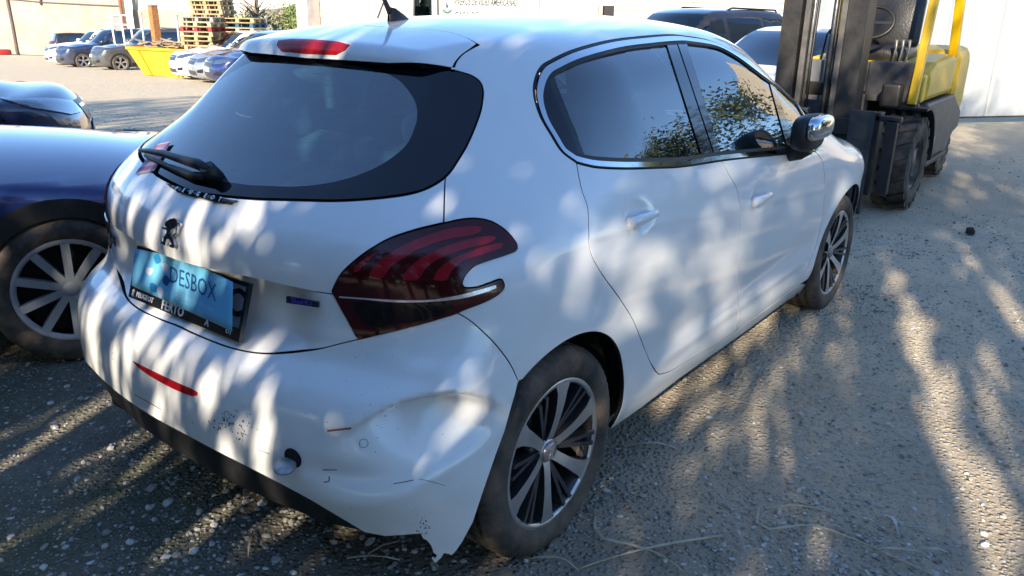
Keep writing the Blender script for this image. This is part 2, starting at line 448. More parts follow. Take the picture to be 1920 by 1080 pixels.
# --- outlines read from the photograph, dropped on to the body surface
c_dlo = TP([(1081, 306), (1053, 285), (1032, 253), (1013, 220), (1002, 187), (1000, 163), (1005, 140), (1015, 123), (1030, 113), (1073, 93), (1140, 75), (1207, 67), (1253, 64), (1280, 66), (1330, 75), (1373, 95), (1413, 123), (1447, 150), (1480, 180), (1513, 207), (1524, 219)])
c_belt = TP([(1081, 306), (1100, 311), (1123, 315), (1173, 317), (1230, 315.5), (1280, 313), (1353, 302), (1413, 295), (1480, 289), (1510, 286.5), (1528, 284)])
c_rdoor = TP([(1081, 306), (1086, 335), (1092, 360), (1102, 390), (1104, 427), (1105, 460), (1113, 487), (1133, 520), (1160, 557), (1187, 600), (1207, 650), (1220, 680), (1229, 696), (1236, 702)])
c_bot = TP([(1236, 702), (1257, 696), (1300, 671), (1347, 643), (1420, 592), (1480, 547), (1500, 533)])
c_bgap = TP([(1354, 302), (1367, 327), (1380, 350), (1386, 377), (1388, 410), (1387, 460), (1386, 520), (1384, 575), (1381, 619)])
c_fgap = TP([(1528, 284), (1541, 300), (1546, 330), (1546, 360), (1543, 400), (1537, 433), (1527, 470), (1513, 503), (1500, 533)])
c_glass = TP([(851, 131), (868, 135), (887, 142), (900, 152), (906, 166), (906, 184), (900, 215), (880, 265), (860, 300), (835, 333), (790, 358), (730, 370), (640, 377), (560, 376), (480, 374)])
c_lamp_top = TP([(832, 417.5), (867, 410), (897, 409), (923, 415), (947, 430), (963, 447), (970, 460), (967, 470), (947, 478), (920, 487), (893, 497), (877, 510), (867, 527), (870, 538), (893, 538), (917, 530), (937, 523), (944, 528), (945, 540), (933, 553), (907, 567), (873, 580), (858, 587)], step=4)
c_lamp_in = TP([(832, 417.5), (780, 430), (730, 447), (690, 470), (660, 493), (640, 513), (626, 538), (623, 547), (627, 556), (640, 580), (657, 610), (668, 631), (673, 636)], step=4)
c_lamp_low = TP([(673, 636), (707, 628), (773, 612), (840, 593), (858, 587)])
c_qgap = TP([(858, 587), (880, 600), (907, 623), (933, 650), (957, 683), (972, 715)])
c_lidbot = TP([(673, 636), (640, 644), (583, 657), (500, 663), (433, 652), (367, 627), (330, 609), (300, 593)])
c_seam = TP([(740, 52), (790, 54), (840, 60), (875, 71), (900, 84)])
c_sgap = TP([(900, 84), (884, 92), (868, 102), (856, 116), (851, 131)])
c_crease = TP([(623, 552), (585, 546), (547, 538), (467, 520), (383, 503), (330, 488), (300, 478)])
c_lidbot = c_lidbot[PRear.inv(c_lidbot)[:, 0] > .012]; c_crease = c_crease[PRear.inv(c_crease)[:, 0] > .012]
arc_r = np.array([(.358*math.cos(t), .305+.362*math.sin(t)) for t in np.linspace(R(122), R(-13), 40)])
def sidept(x, z): return hit_in(np.array([[x, -.15, z]]), np.array([[0, -1., 0]]), F)[0]
# --- body shell: roof, quarter panels, pillars and sills are one pressing
ri = PRing.inv
roof_c = lambda x: np.array([[x, math.pi/2*.75]])
arch_pts = np.array([sidept(x, z) for x, z in arc_r])
sill_r = TP([(1147, 803), (1200, 766), (1280, 705), (1390, 627), (1477, 563), (1508, 547)], sp=False)
ap = []                                              # front edge of the windscreen pillar
for t in np.linspace(0, 1, 12):
    x = 2.14-.44*t; z = np.interp(t, [0, 1], [1.00, 1.375]); y = -np.interp(t, [0, .5, 1], [.735, .655, .50])
    ap.append((x, y, z))
ap = np.array(ap)
wtop = [(1.70+.06*(1-(y/.5)**2), math.atan2(1.42-.85, -y)*.75) for y in np.linspace(-.5, -.04, 8)]
half = np.vstack([roof_c(1.74), roof_c(.125), ri(c_seam), ri(c_sgap), ri(c_glass)[:np.argmin(np.linalg.norm(c_glass-TP([(835, 333), (834, 335)])[0], axis=1))+1],
                  ri(TP([(834, 345), (832, 417.5)])), ri(c_lamp_top), ri(c_qgap), ri(arch_pts), ri(sill_r), ri(TP([(1508, 547), (1512, 533), (1500, 533)])),
                  ri(c_bot)[::-1], ri(c_rdoor)[::-1], ri(c_dlo), ri(ap), np.array(wtop)])
Fs = F
X, T, N, bl = sheet(half, PRing, Fs, .022, .0015)
V, Fc, NN = solid(X, T, N, bl, .014); kf = NFL[0]
s = np.array([1, -1, 1.]); n = len(V)
V[np.abs(V[:, 1]) < .004, 1] = 0
Fc2 = [f for f in Fc]
body = mesh('body_shell', np.vstack([V, V*s]), Fc2+[tuple(i+n for i in f[::-1]) for f in Fc2], WHITE, car, True, np.vstack([NN, NN*s]))
body.data.materials.append(SEAL_GAP); body.data.polygons.foreach_set('material_index', ([0]*(len(Fc)-kf)+[1]*kf)*2)  # shell edges blackened too, so its gaps show painted shade
# --- roof spoiler with the high brake lamp
def FT(p):
    w = sst(.37, .475, np.abs(p[..., 1])); return F(p, False)*(1-w)+F(p)*w
seam_t = TP([(740, 52), (790, 54), (840, 60), (875, 71), (893, 82)], FT); gap_t = TP([(893, 82), (880, 92), (866, 102), (854, 116), (848, 129)], FT)
sp_half = np.vstack([[[0, PSpo.inv(seam_t)[0][1]+.002]], PSpo.inv(seam_t), PSpo.inv(gap_t)])
lowa = sp_half[-1, 1]
sp_half = np.vstack([sp_half, [[-.47, .2*math.atan2(.12+.045, 1.345-1.30)], [-.3, .2*math.atan2(.12+.085, 1.338-1.30)], [0, .2*math.atan2(.12+.105, 1.336-1.30)]]])
spo = panel('spoiler', mirloop(sp_half), PSpo, FT, WHITE, car, .012, .0015, .02)[0]
RED = pm('red_lens', (.46, .008, .014), .12, var=.4, scale=40, spec=.4)
lamp = [(y, .2*math.atan2(.12-x, z-1.30)) for y, x, z in [(-.156, -.098, 1.385), (-.15, -.103, 1.368), (-.12, -.106, 1.352), (0, -.112, 1.350), (.12, -.106, 1.352), (.15, -.103, 1.368), (.156, -.098, 1.385), (.1, -.095, 1.393), (0, -.095, 1.395), (-.1, -.095, 1.393)]]
hl = panel('brake_lamp', lamp, PSpo, FT, RED, spo, .012, 0, .006, .002)[0]
# --- tailgate
def FL(p):                                           # lower tailgate steps in below the crease, around the number plate
    return F(p)+.050*sst(.862, .845, p[..., 2])*sst(.660, .72, p[..., 2])*sst(.50, .32, np.abs(p[..., 1]))
rr = PRear.inv
zl0, zc0, zg0 = rr(c_lidbot)[-1][1], rr(c_crease)[-1][1], rr(c_glass)[-1][1]-.012
i0 = np.argmin(np.linalg.norm(c_glass-TP([(835, 333), (834, 335)])[0], axis=1))
ic = np.argmin(np.linalg.norm(c_lamp_in-TP([(623, 551), (623, 553)])[0], axis=1))
up = np.vstack([[[0, zg0]], rr(c_glass)[i0:][::-1], rr(TP([(834, 345), (832, 417.5)])), rr(c_lamp_in)[:ic+1], rr(c_crease), [[0, zc0]]])
gate = panel('tailgate', mirloop(up), PRear, F, WHITE, car, .018, .002, .02)[0]
lowp = np.vstack([[[0, zc0+.0]], rr(c_crease)[::-1], rr(c_lamp_in)[ic:], rr(c_lidbot), [[0, zl0]]])
panel('lower_tailgate', mirloop(lowp), PRear, FL, WHITE, car, .015, .0015, .02)
# --- rear window: black border and clear pane
gl_half = np.vstack([[[0, 1.366]], [[.20, 1.362]], [[.34, 1.350]], rr(c_glass), [[0, zg0]]])
pane_px = TP([(604, 119), (663, 123), (709, 133), (744, 149), (764, 169), (778, 192), (782, 215), (777, 240), (757, 277), (707, 313), (640, 338), (560, 350), (470, 348)])
pane_half = np.vstack([[[0, rr(pane_px)[0][1]+.006]], rr(pane_px), [[0, rr(pane_px)[-1][1]-.004]]])
FG = lambda p: F(p)+.003
FRIT = pm('window_border', (.003, .004, .009), .03, coat=.25, var=.1)
panel('rear_window_border', mirloop(gl_half), PRear, FG, FRIT, car, .02, .003, .008, holes=[mirloop(pane_half)])
REARGLASS = glassmat('rear_glass', (.40, .70, .80), fmin=.17, haze=.012)
rw = panel('rear_window', mirloop(pane_half), PRear, FG, REARGLASS, car, .02, 0, 0)[0]
# demister wires
mb = MB()
for z in np.arange(pane_half[-1, 1]+.02, pane_half[0, 1]-.012, .026):
    k = pane_half[(np.abs(pane_half[:, 1]-z) < .02)]; sw = k[:, 0].max()-.012 if len(k) else .1
    ss = np.linspace(-sw, sw, 30)
    O, D = PRear.rays(np.stack([ss, ss*0+z], -1)); q = hit_in(O, D, lambda p: F(p)+.005); mb.tube(q, .0006, 4, False)
mb.build('demister_wire', pm('demister', (.10, .05, .02), .6), rw)
# --- tail lamps
FLmp = lambda p: F(p)-.004+.0*p[..., 0]
lo_pts = np.vstack([rr(c_lamp_in)[::-1], rr(c_lamp_top)[1:], rr(c_lamp_low)[::-1][1:]])
LENS = pm('dark_red_lens', (.055, .003, .006), .07, c2=(.035, .002, .004), scale=9, spec=.45)
lamps = panel('tail_lamp', lo_pts, PRear, FLmp, LENS, car, .012, .0015, .02, mirror=True)
GLOWR = pm('claw_red_lens', (.30, .008, .018), .08, c2=(.19, .006, .012), scale=18, spec=.45)
SMOKE = pm('smoked_lens', (.008, .006, .006), .06, var=.5, scale=60, spec=.35)
def lampbit(name, pts, mat, off, step=4):
    q = TP(pts+[pts[0]], FLmp, step); a, b = panel(name, rr(q)[:-1], PRear, FLmp, mat, lamps[0], .009, 0, .003, off, mirror=True); b.parent = lamps[1]
z4 = lambda pts: [(600+x/4.155, 390+y/4.155) for x, y in pts]
lampbit('claw', z4([(380, 545), (430, 440), (540, 350), (700, 265), (880, 195), (1060, 150), (1230, 140), (1260, 165), (1200, 205), (1000, 240), (820, 300), (680, 370), (560, 450), (480, 545)]), GLOWR, .0015)
lampbit('claw', z4([(640, 560), (690, 470), (820, 370), (980, 295), (1160, 240), (1330, 215), (1370, 235), (1300, 275), (1120, 320), (960, 380), (840, 450), (760, 555)]), GLOWR, .0015)
lampbit('claw', z4([(880, 560), (930, 470), (1040, 390), (1180, 330), (1330, 285), (1420, 270), (1410, 310), (1250, 365), (1130, 400), (1030, 480), (980, 560)]), GLOWR, .0015)
lampbit('claw', z4([(262, 500), (300, 430), (400, 360), (430, 350), (370, 420), (300, 490)]), GLOWR, .0015)
lampbit('chrome_strip', z4([(150, 688), (330, 700), (600, 716), (850, 714), (1060, 682), (1220, 640), (1370, 600), (1372, 622), (1240, 668), (1090, 705), (860, 728), (600, 732), (330, 710), (150, 696)]), pm('lamp_chrome', (.7, .7, .75), .25, metal=.7, var=.3, scale=90), .0025, 3)
lampbit('reversing_lamp', z4([(255, 735), (420, 735), (600, 745), (850, 742), (960, 735), (1040, 760), (940, 830), (760, 880), (560, 905), (420, 930), (370, 900), (300, 830)]), SMOKE, .0015)
# --- bumper (sags and bulges at the damaged right corner)
def gs(p, c, r): return np.exp(-np.sum(((p-np.array(c))/np.array(r))**2, -1))
dent_top = TP([(800, 742), (802, 742)])[0]; dent_c = TP([(790, 775), (792, 775)])[0]; dent2 = TP([(640, 890), (642, 890)])[0]; bul = TP([(700, 930), (702, 930)])[0]
def FB(p):
    f = F(p)
    f = f-.10*sst(.34, .05, p[..., 2])*sst(-.62, -.35, p[..., 0])*(p[..., 1] < 0)
    f = f-.035*gs(p, (-.27, -.83, .36), (.14, .3, .20))*(p[..., 1] < 0)
    u = (p[..., 0]-dent_top[0]-.02)/.115; w = (dent_top[2]-.035*u*u-p[..., 2])/.13; rt = (p[..., 1] < -.3)
    f = f+.064*np.exp(-np.abs(u)**2.6)*sst(-.04, .26, w)*np.exp(-(np.maximum(w, 0)/1.15)**2)*rt
    v = p[..., 2]-(dent_top[2]-.20+.35*(p[..., 0]-dent_top[0])); f = f-.010*np.exp(-(v/.028)**2)*np.exp(-(u/1.5)**2)*rt
    f = f-.018*gs(p, dent_c+np.array([-.02, 0, .085]), (.14, .14, .035))-.020*gs(p, bul, (.18, .18, .10))
    f = f+.010*gs(p, dent2, (.10, .12, .03))
    return f
edge_px = [(972, 715), (966, 740), (960, 760), (947, 807), (930, 853), (907, 920), (887, 980), (867, 1017), (856, 1033), (847, 1042), (840, 1039), (833, 1038), (828, 1046), (817, 1057), (812, 1053), (808, 1046), (813, 1043), (816, 1046), (818, 1041), (812, 1037), (807, 1023), (800, 1014), (792, 1010), (789, 1003), (787, 1001), (723, 1006), (683, 998), (640, 972), (583, 938), (533, 911), (467, 877), (400, 843), (333, 807)]
be = TP(edge_px, FB, sp=False)
bump_r = np.vstack([[[0, zl0]], rr(c_lidbot)[::-1], rr(c_lamp_low), rr(c_qgap), rr(be)])
zb = rr(be)[-1][1]
larc = np.array([sidept(x, z)*[1, -1, 1] for x, z in [(.37*math.cos(t), .305+.37*math.sin(t)) for t in np.linspace(R(124), R(170), 12)]])
left = np.vstack([[[0, zl0]], rr(c_lidbot)[::-1]*[-1, 1], rr(c_lamp_low)*[-1, 1], rr(c_qgap)*[-1, 1], rr(larc), [[-.9, .33], [-.70, .385], [-.4, zb]]])
bp = panel('rear_bumper', np.vstack([bump_r, left[::-1][:-1]]), PRear, FB, WHITE, car, .014, .0015, .012)[0]
val = np.array([[-1.0, .36], [-.75, .40], [-.4, zb+.012], [0, zb+.012]]+[list(q) for q in (rr(be)[::-1][3:40:6]+[0, .012])]); val = val[val[:, 0] < .82]
FV = lambda p: F(p)+.022
vl = np.vstack([val, [[.80, .23], [.5, .25], [0, .285], [-.5, .285], [-1.0, .28]]])
panel('lower_valance', vl, PRear, FV, BLACKP, car, .03, 0, .05)
# --- doors, wings, bonnet, windscreen
si = PSide.inv
hnd = [(np.array([.362, -.846, .918]), .13), (np.array([1.262, -.862, .822]), .13)]
def FD(p):                                           # scooped recess behind each door handle, crease lines in the skin
    f = F(p)
    for c, l in hnd:
        d = (p-c)/np.array([.062, .2, .040]); f = f+.013*np.exp(-np.sum(d[..., [0, 2]]**2, -1)**1.5)
    x, z = p[..., 0], p[..., 2]
    f = f+.0035*np.exp(-((z-(.43+.02*x))/.035)**2)*sst(.35, .7, x)*sst(2.2, 1.9, x)-.003*np.exp(-((z-(.36+.01*x))/.02)**2)*sst(.35, .7, x)*sst(2.2, 1.9, x)
    f = f-.0025*np.exp(-((z-(.93-.10*x))/.016)**2)*sst(-.1, .3, x)*sst(2.4, 2.0, x)
    return f
ib = np.argmin(np.linalg.norm(c_belt-c_bgap[0], axis=1)); jb = np.argmin(np.linalg.norm(c_bot-c_bgap[-1], axis=1))
rdl = np.vstack([si(c_rdoor), si(c_bot)[1:jb], si(c_bgap)[::-1], si(c_belt)[:ib][::-1]])
fdl = np.vstack([si(c_bgap), si(c_bot)[jb+1:], si(c_fgap)[::-1], si(c_belt)[ib+1:][::-1]])
rd = panel('rear_door', rdl, PSide, FD, WHITE, car, .014, .002, .014, mirror=True)
fd = panel('front_door', fdl, PSide, FD, WHITE, car, .014, .002, .014, mirror=True)
arcf = [(RW+.358*math.cos(t), .305+.362*math.sin(t)) for t in np.linspace(R(188), R(15), 44)]
fen = np.vstack([si(c_fgap), [[2.10, .25]], arcf, [[2.98, .42], [3.02, .60], [2.98, .75], [2.85, .84], [2.60, .90], [2.35, .94], [2.12, .975]]])
panel('front_wing', fen, PSide, F, WHITE, car, .02, .002, .014, mirror=True)
hood = np.array([[2.12, .20], [2.35, .14], [2.60, .09], [2.85, .02], [2.98, -.05], [3.12, .05], [3.24, .5], [3.28, math.pi/2*.75], [2.62, math.pi/2*.75], [2.45, .65], [2.25, .33]])
half_sheet = lambda nm, lp, fn, mt, th=.012, h=.03: panel(nm, lp, PRing, fn, mt, car, h, .002, th, mirror=True)
half_sheet('bonnet', hood, F, WHITE)
ws = np.array([[2.14, .18], [2.25, .33], [2.45, .65], [2.60, math.pi/2*.75], [1.755, math.pi/2*.75]]+[[a-.02*0+.012, b] for a, b in wtop[::-1]]+[list(q) for q in ri(ap)[::-1]][:-1])
half_sheet('windscreen', ws, lambda p: F(p)+.003, GLASS, 0)
nose = np.array([[2.98, .42-.85], [3.02, -.22], [2.98, -.12], [3.12, .04], [3.22, .3], [3.27, .62], [3.27, -.6], [3.0, -.55]])
fbp = [(s_, z_) for s_, z_ in [(-1, .25), (1, .25), (1, .80), (.5, .84), (-.5, .84), (-1, .80)]]
class PFront:
    @staticmethod
    def rays(uv):
        t = uv[:, 0]; z = np.zeros(len(uv)); return np.stack([z+2.3, z, uv[:, 1]], -1), np.stack([np.cos(t), np.sin(t), z], -1)
panel('front_bumper', np.array([(-.72, .22), (.72, .22), (.80, .45), (.78, .62), (.70, .74), (.35, .76), (-.35, .76), (-.70, .74), (-.78, .62), (-.80, .45)]), PFront, F, WHITE, car, .03, .002, .014)
for sgn in (-1, 1):
    panel('headlamp', np.array([(.40, .64), (.62, .66), (.76, .74), (.80, .80), (.62, .77), (.42, .70)])*[sgn, 1], PFront, F, glassmat('lamp_glass', (.6, .65, .7), fmin=.25), car, .03, 0, .01, .006)
# --- side windows: black surround, bright strip, panes
dl = np.vstack([si(c_dlo), si(c_belt)[::-1][:-1]])
dl = densify(clean(dl, .004), .02); dl = dl if area2(dl) > 0 else dl[::-1]
def ringband(name, d0, d1, mat, off, thick=.006):
    a, b = inset(dl, d0), inset(dl, d1); n = len(a)
    UV = np.vstack([a, b]); O, D = PSide.rays(UV); f2 = lambda p: F(p)-off
    X = hit_in(O, D, f2); N = grad(X, f2); C = X-N*thick
    V = np.vstack([X, C]); Fc = []
    for i in range(n):
        j = (i+1) % n; Fc += [(i, j, n+j, n+i), (2*n+j, 2*n+i, i, j), (n+i, n+j, 3*n+j, 3*n+i)]
    o = mesh(name, V, [f[::-1] for f in Fc], mat, car, False); sm = np.array([1, -1, 1.]); mesh(name, V*sm, Fc, mat, car, False)
ringband('window_seal', .0015, .006, SEAL_GAP, -.002)
ringband('window_trim', .0055, .0195, CHROME, .003)
ringband('window_gasket', .019, .030, SEAL_GAP, -.001)
pane_in = inset(dl, .030)
zf = lambda px: si(TP(px, sp=False, step=8))
qg_s = zf([(1018, 128), (1040, 180), (1072, 250), (1090, 303)])          # rear edge of the rear door frame
rg = np.vstack([zf([(1034, 131), (1060, 190), (1085, 250), (1102, 303)]), zf([(1102, 303), (1180, 308), (1270, 305), (1322, 300)])[1:], zf([(1322, 300), (1300, 215), (1278, 145), (1248, 78)])[1:], zf([(1248, 78), (1207, 83), (1140, 95), (1073, 114), (1034, 131)])[1:-1]])
qg = np.vstack([qg_s, zf([(1088, 302), (1062, 284), (1040, 255), (1022, 222), (1011, 190), (1009, 165), (1011, 145), (1018, 128)])[1:-1]])
fg = np.vstack([zf([(1287, 82), (1300, 130), (1325, 205), (1353, 294)]), zf([(1353, 294), (1420, 289), (1481, 283)])[1:], zf([(1481, 283), (1470, 232), (1443, 149)])[1:], zf([(1443, 149), (1407, 127), (1363, 100), (1313, 83), (1287, 82)])[1:-1]])
tg = zf([(1451, 154), (1480, 181), (1511, 213), (1504, 250), (1489, 262), (1451, 154)])[:-1]
SIDEGLASS = glassmat('side_glass', (.50, .80, .87), fmin=.13, haze=.012)
panel('rear_side_window', rg, PSide, lambda p: F(p)+.006, SIDEGLASS, car, .03, 0, 0, mirror=True)
panel('quarter_window', qg, PSide, lambda p: F(p)+.001, FRIT, car, .02, 0, .008, mirror=True)
panel('front_side_window', fg, PSide, lambda p: F(p)+.006, SIDEGLASS, car, .03, 0, 0, mirror=True)
panel('front_quarter_window', tg, PSide, lambda p: F(p)+.004, SIDEGLASS, car, .03, 0, 0, mirror=True)
for nm, q in [('door_pillar', [(1250, 76), (1268.5, 76), (1343, 303), (1321, 303)]), ('door_pillar', [(1271, 76), (1289, 80), (1355, 298), (1345.5, 302)]), ('door_pillar', [(1019, 124), (1034, 128), (1103, 305), (1090, 305)]), ('window_divider', [(1442, 146), (1452, 153), (1490, 264), (1490, 285), (1480, 285)])]:
    panel(nm, zf(q+[q[0]])[:-1], PSide, lambda p: F(p)+.002, GLOSSB, car, .02, 0, .016, mirror=True)
panel('mirror_sail', zf([(1489, 262), (1506, 246), (1514, 214), (1526, 219), (1526, 285), (1489, 287), (1489, 262)])[:-1], PSide, lambda p: F(p)-.001, BLACKP, car, .02, 0, .01, mirror=True)
# --- door handles
for (c, l), dp in zip(hnd, (rd, fd)):
    mb = MB(); pts = []; rs = []
    for t in np.linspace(0, 1, 9):
        x = c[0]-.075+.15*t; q = sidept(x, c[2]-.002+.004*t); b = .020*math.sin(min(1, t*5)*math.pi/2)*math.cos(max(0, t-.75)*4*math.pi/2*.8)
        pts.append(q-np.array([0, .004+.010*min(1, t*6), 0])); rs.append(.018 if t < .3 else .018-.010*(t-.3))
    V = []; Fc = []; n = 14
    for i, (p, r) in enumerate(zip(pts, rs)):
        for k in range(n):
            a = 2*math.pi*k/n; V.append((p[0], p[1]+.011*math.sin(a), p[2]+r*math.cos(a)))
    for i in range(8):
        for k in range(n): Fc.append((i*n+k, i*n+(k+1) % n, (i+1)*n+(k+1) % n, (i+1)*n+k))
    Fc += [tuple(range(n))[::-1], tuple(8*n+k for k in range(n))]
    b = bmesh.new(); me = bpy.data.meshes.new('handle'); me.from_pydata(V, [], Fc); b.from_mesh(me); bmesh.ops.recalc_face_normals(b, faces=b.faces); b.to_mesh(me); b.free()
    me.polygons.foreach_set('use_smooth', [True]*len(me.polygons))
    link('handle', me, WHITE, dp[0]); mi = me.copy(); mi.transform(Matrix.Scale(-1, 4, (0, 1, 0))); mi.flip_normals(); link('handle', mi, WHITE, dp[1])
# --- mirrors
def blob(name, rings, mat, parent=None, n=20, caps=True):
    """closed skin through rings of points (each ring: centre, half-sizes in two axes a,b, exponent)"""
    V = []; Fc = []
    for c, a, b, ex in rings:
        c, a, b = Vector(c), Vector(a), Vector(b)
        for k in range(n):
            t = 2*math.pi*k/n; cs, sn = math.cos(t), math.sin(t)
            V.append(c+a*math.copysign(abs(cs)**ex, cs)+b*math.copysign(abs(sn)**ex, sn))
    m = len(rings)
    for i in range(m-1):
        for k in range(n): Fc.append((i*n+k, i*n+(k+1) % n, (i+1)*n+(k+1) % n, (i+1)*n+k))
    if caps: Fc += [tuple(range(n)), tuple((m-1)*n+k for k in range(n))]
    mb = MB(); mb.add(V, Fc, True); return mb.build(name, mat, parent)
def mirrored(o, parent=None):
    me = o.data.copy(); me.transform(Matrix.Scale(-1, 4, (0, 1, 0))); me.flip_normals()
    q = bpy.data.objects.new(o.name.split('.')[0], me); COL.objects.link(q); q.parent = parent or o.parent; return q
SATINC = pm('satin_chrome', (.62, .63, .66), .09, metal=1., var=.2, scale=14)
mA, mB_ = on(np.array((1497., 262.)), 1, -.92), on(np.array((1545., 246.)), 1, -.93)     # inner and outer end of the folded housing
hx, hy, hz = float(mA[0]+mB_[0])/2, -.925, float(mA[2]+mB_[2])/2
hl_ = float(mB_[0]-mA[0])/2; hz += .012
def mring(y, dx, a, b, dz=0.): return ((hx+dx, y, hz+dz), (a, .0, .0), (0, .0, b*.86), .55)
mh = blob('mirror_housing', [mring(hy+.045, -.004, hl_*.80, .060), mring(hy+.038, 0, hl_*.94, .074), mring(hy+.012, 0, hl_, .080), mring(hy-.012, 0, hl_*.99, .080)], BLACKP, car)
mcp = blob('mirror_cap', [mring(hy-.008, .010, hl_*.94, .056, .020), mring(hy-.030, .010, hl_*.92, .054, .020), mring(hy-.045, .010, hl_*.83, .047, .021), mring(hy-.053, .010, hl_*.62, .034, .022), mring(hy-.057, .010, .01, .006, .022)], SATINC, car)
blob_foot = MB(); blob_foot.tube([(hx+.03, hy+.02, hz-.06), (hx+.03, hy+.05, hz-.085), (hx+.02, -.83, hz-.098)], [.035, .034, .032], 12)
mf = blob_foot.build('mirror_foot', BLACKP, car)
mg = MB(); mg.lathe([(0.0001, 0), (.06, 0)], ax='y', n=24); mgo = mg.build('mirror_glass', pm('mirror_silver', (.9, .9, .9), .02, metal=1.), car, fix=False)
mgo.data.transform(Matrix.Translation((hx, hy+.0465, hz)) @ Matrix.Diagonal((1.2, 1, .85, 1)))
for o in (mh, mcp, mf, mgo): mirrored(o)
# --- wheels
ALU = pm('machined_alloy', (.62, .62, .64), .34, metal=.85, c2=(.45, .43, .41), scale=9, rvar=.12)
DARKALU = pm('dark_alloy', (.016, .018, .026), .35, coat=.4, c2=(.05, .042, .035), scale=8)
MUD = pm('dried_mud', (.36, .20, .11), .9, var=.35, scale=30, bump=.5)
def tyre_mesh(mb, r, w, rim, ribs=64):
    """tread with lateral grooves, rounded shoulders, sidewall; centred on the wheel plane, axis y"""
    h = w/2
    prof = [(rim, -h*.80), (rim+.012, -h*.93), (rim+(r-rim)*.45, -h*1.0), (r-.030, -h*.96), (r-.012, -h*.86), (r-.003, -h*.70)]
    inner = [(r, -h*.62), (r, -h*.50), (r-.008, -h*.48), (r-.008, -h*.43), (r+.001, -h*.41), (r+.001, -h*.08), (r-.008, -h*.06), (r-.008, h*.06), (r+.001, h*.08), (r+.001, h*.41), (r-.008, h*.43), (r-.008, h*.48), (r, h*.50), (r, h*.62)]
    full = prof+inner+[(a, -b) for a, b in reversed(prof)]
    N = ribs*3; m = len(full); V = []; Fc = []
    for k in range(N):
        a = 2*math.pi*k/N; g = (k % 3 == 0)
        for j, (q, y) in enumerate(full):
            if g and q > r-.013 and j not in (0,): q = q-.005
            V.append((q*math.cos(a+.5*(y)*1.2), y, q*math.sin(a+.5*y*1.2)))
    for k in range(N):
        for j in range(m-1):
            a, b = k*m+j, ((k+1) % N)*m+j; Fc.append((a, b, b+1, a+1))
    mb.add(V, Fc, True)
def text_mesh(s, size, ext=.0005, bold=False):
    cu = bpy.data.curves.new('text', 'FONT'); cu.body = s; cu.size = size; cu.extrude = ext; cu.align_x = 'CENTER'; cu.align_y = 'CENTER'; cu.resolution_u = 2
    if bold: cu.offset = size*.022
    o = bpy.data.objects.new('text', cu); COL.objects.link(o); bpy.context.view_layer.update()
    me = bpy.data.meshes.new_from_object(o.evaluated_get(bpy.context.evaluated_depsgraph_get())); bpy.data.objects.remove(o); bpy.data.curves.remove(cu)
    me.materials.clear(); return me
LION = [(545, 68), (580, 45), (612, 40), (630, 60), (625, 95), (605, 120), (585, 130), (580, 150), (600, 185), (612, 245), (605, 262), (575, 250), (575, 238), (592, 235), (575, 200), (555, 195), (540, 240), (512, 232), (512, 215), (525, 212), (528, 185), (548, 155), (550, 128), (522, 120), (520, 108), (552, 108), (540, 88)]
TAIL = [(594, 170), (622, 150), (630, 110), (636, 80), (648, 70), (654, 90), (648, 104), (646, 84), (641, 86), (637, 115), (630, 155), (600, 182)]
def emblem_solid(mb, place, th):
    """place(x, y, h) puts the traced drawing on its surface; sides get depth"""
    for poly in (LION, TAIL):
        n = len(poly); r = delaunay_2d_cdt([Vector(q) for q in poly], [(i, (i+1) % n) for i in range(n)], [], 1, 1e-4)
        P = [tuple(v) for v in r[0]]; k = len(P)
        V = [place(a, b, th) for a, b in P]+[place(a, b, 0) for a, b in P]
        Fc = [tuple(f) for f in r[2]]+[(i, (i+1) % n, (i+1) % n+k, i+k) for i in range(n)]
        mb.add(V, Fc)
RIMR = .226; TR = .309; WC = .305
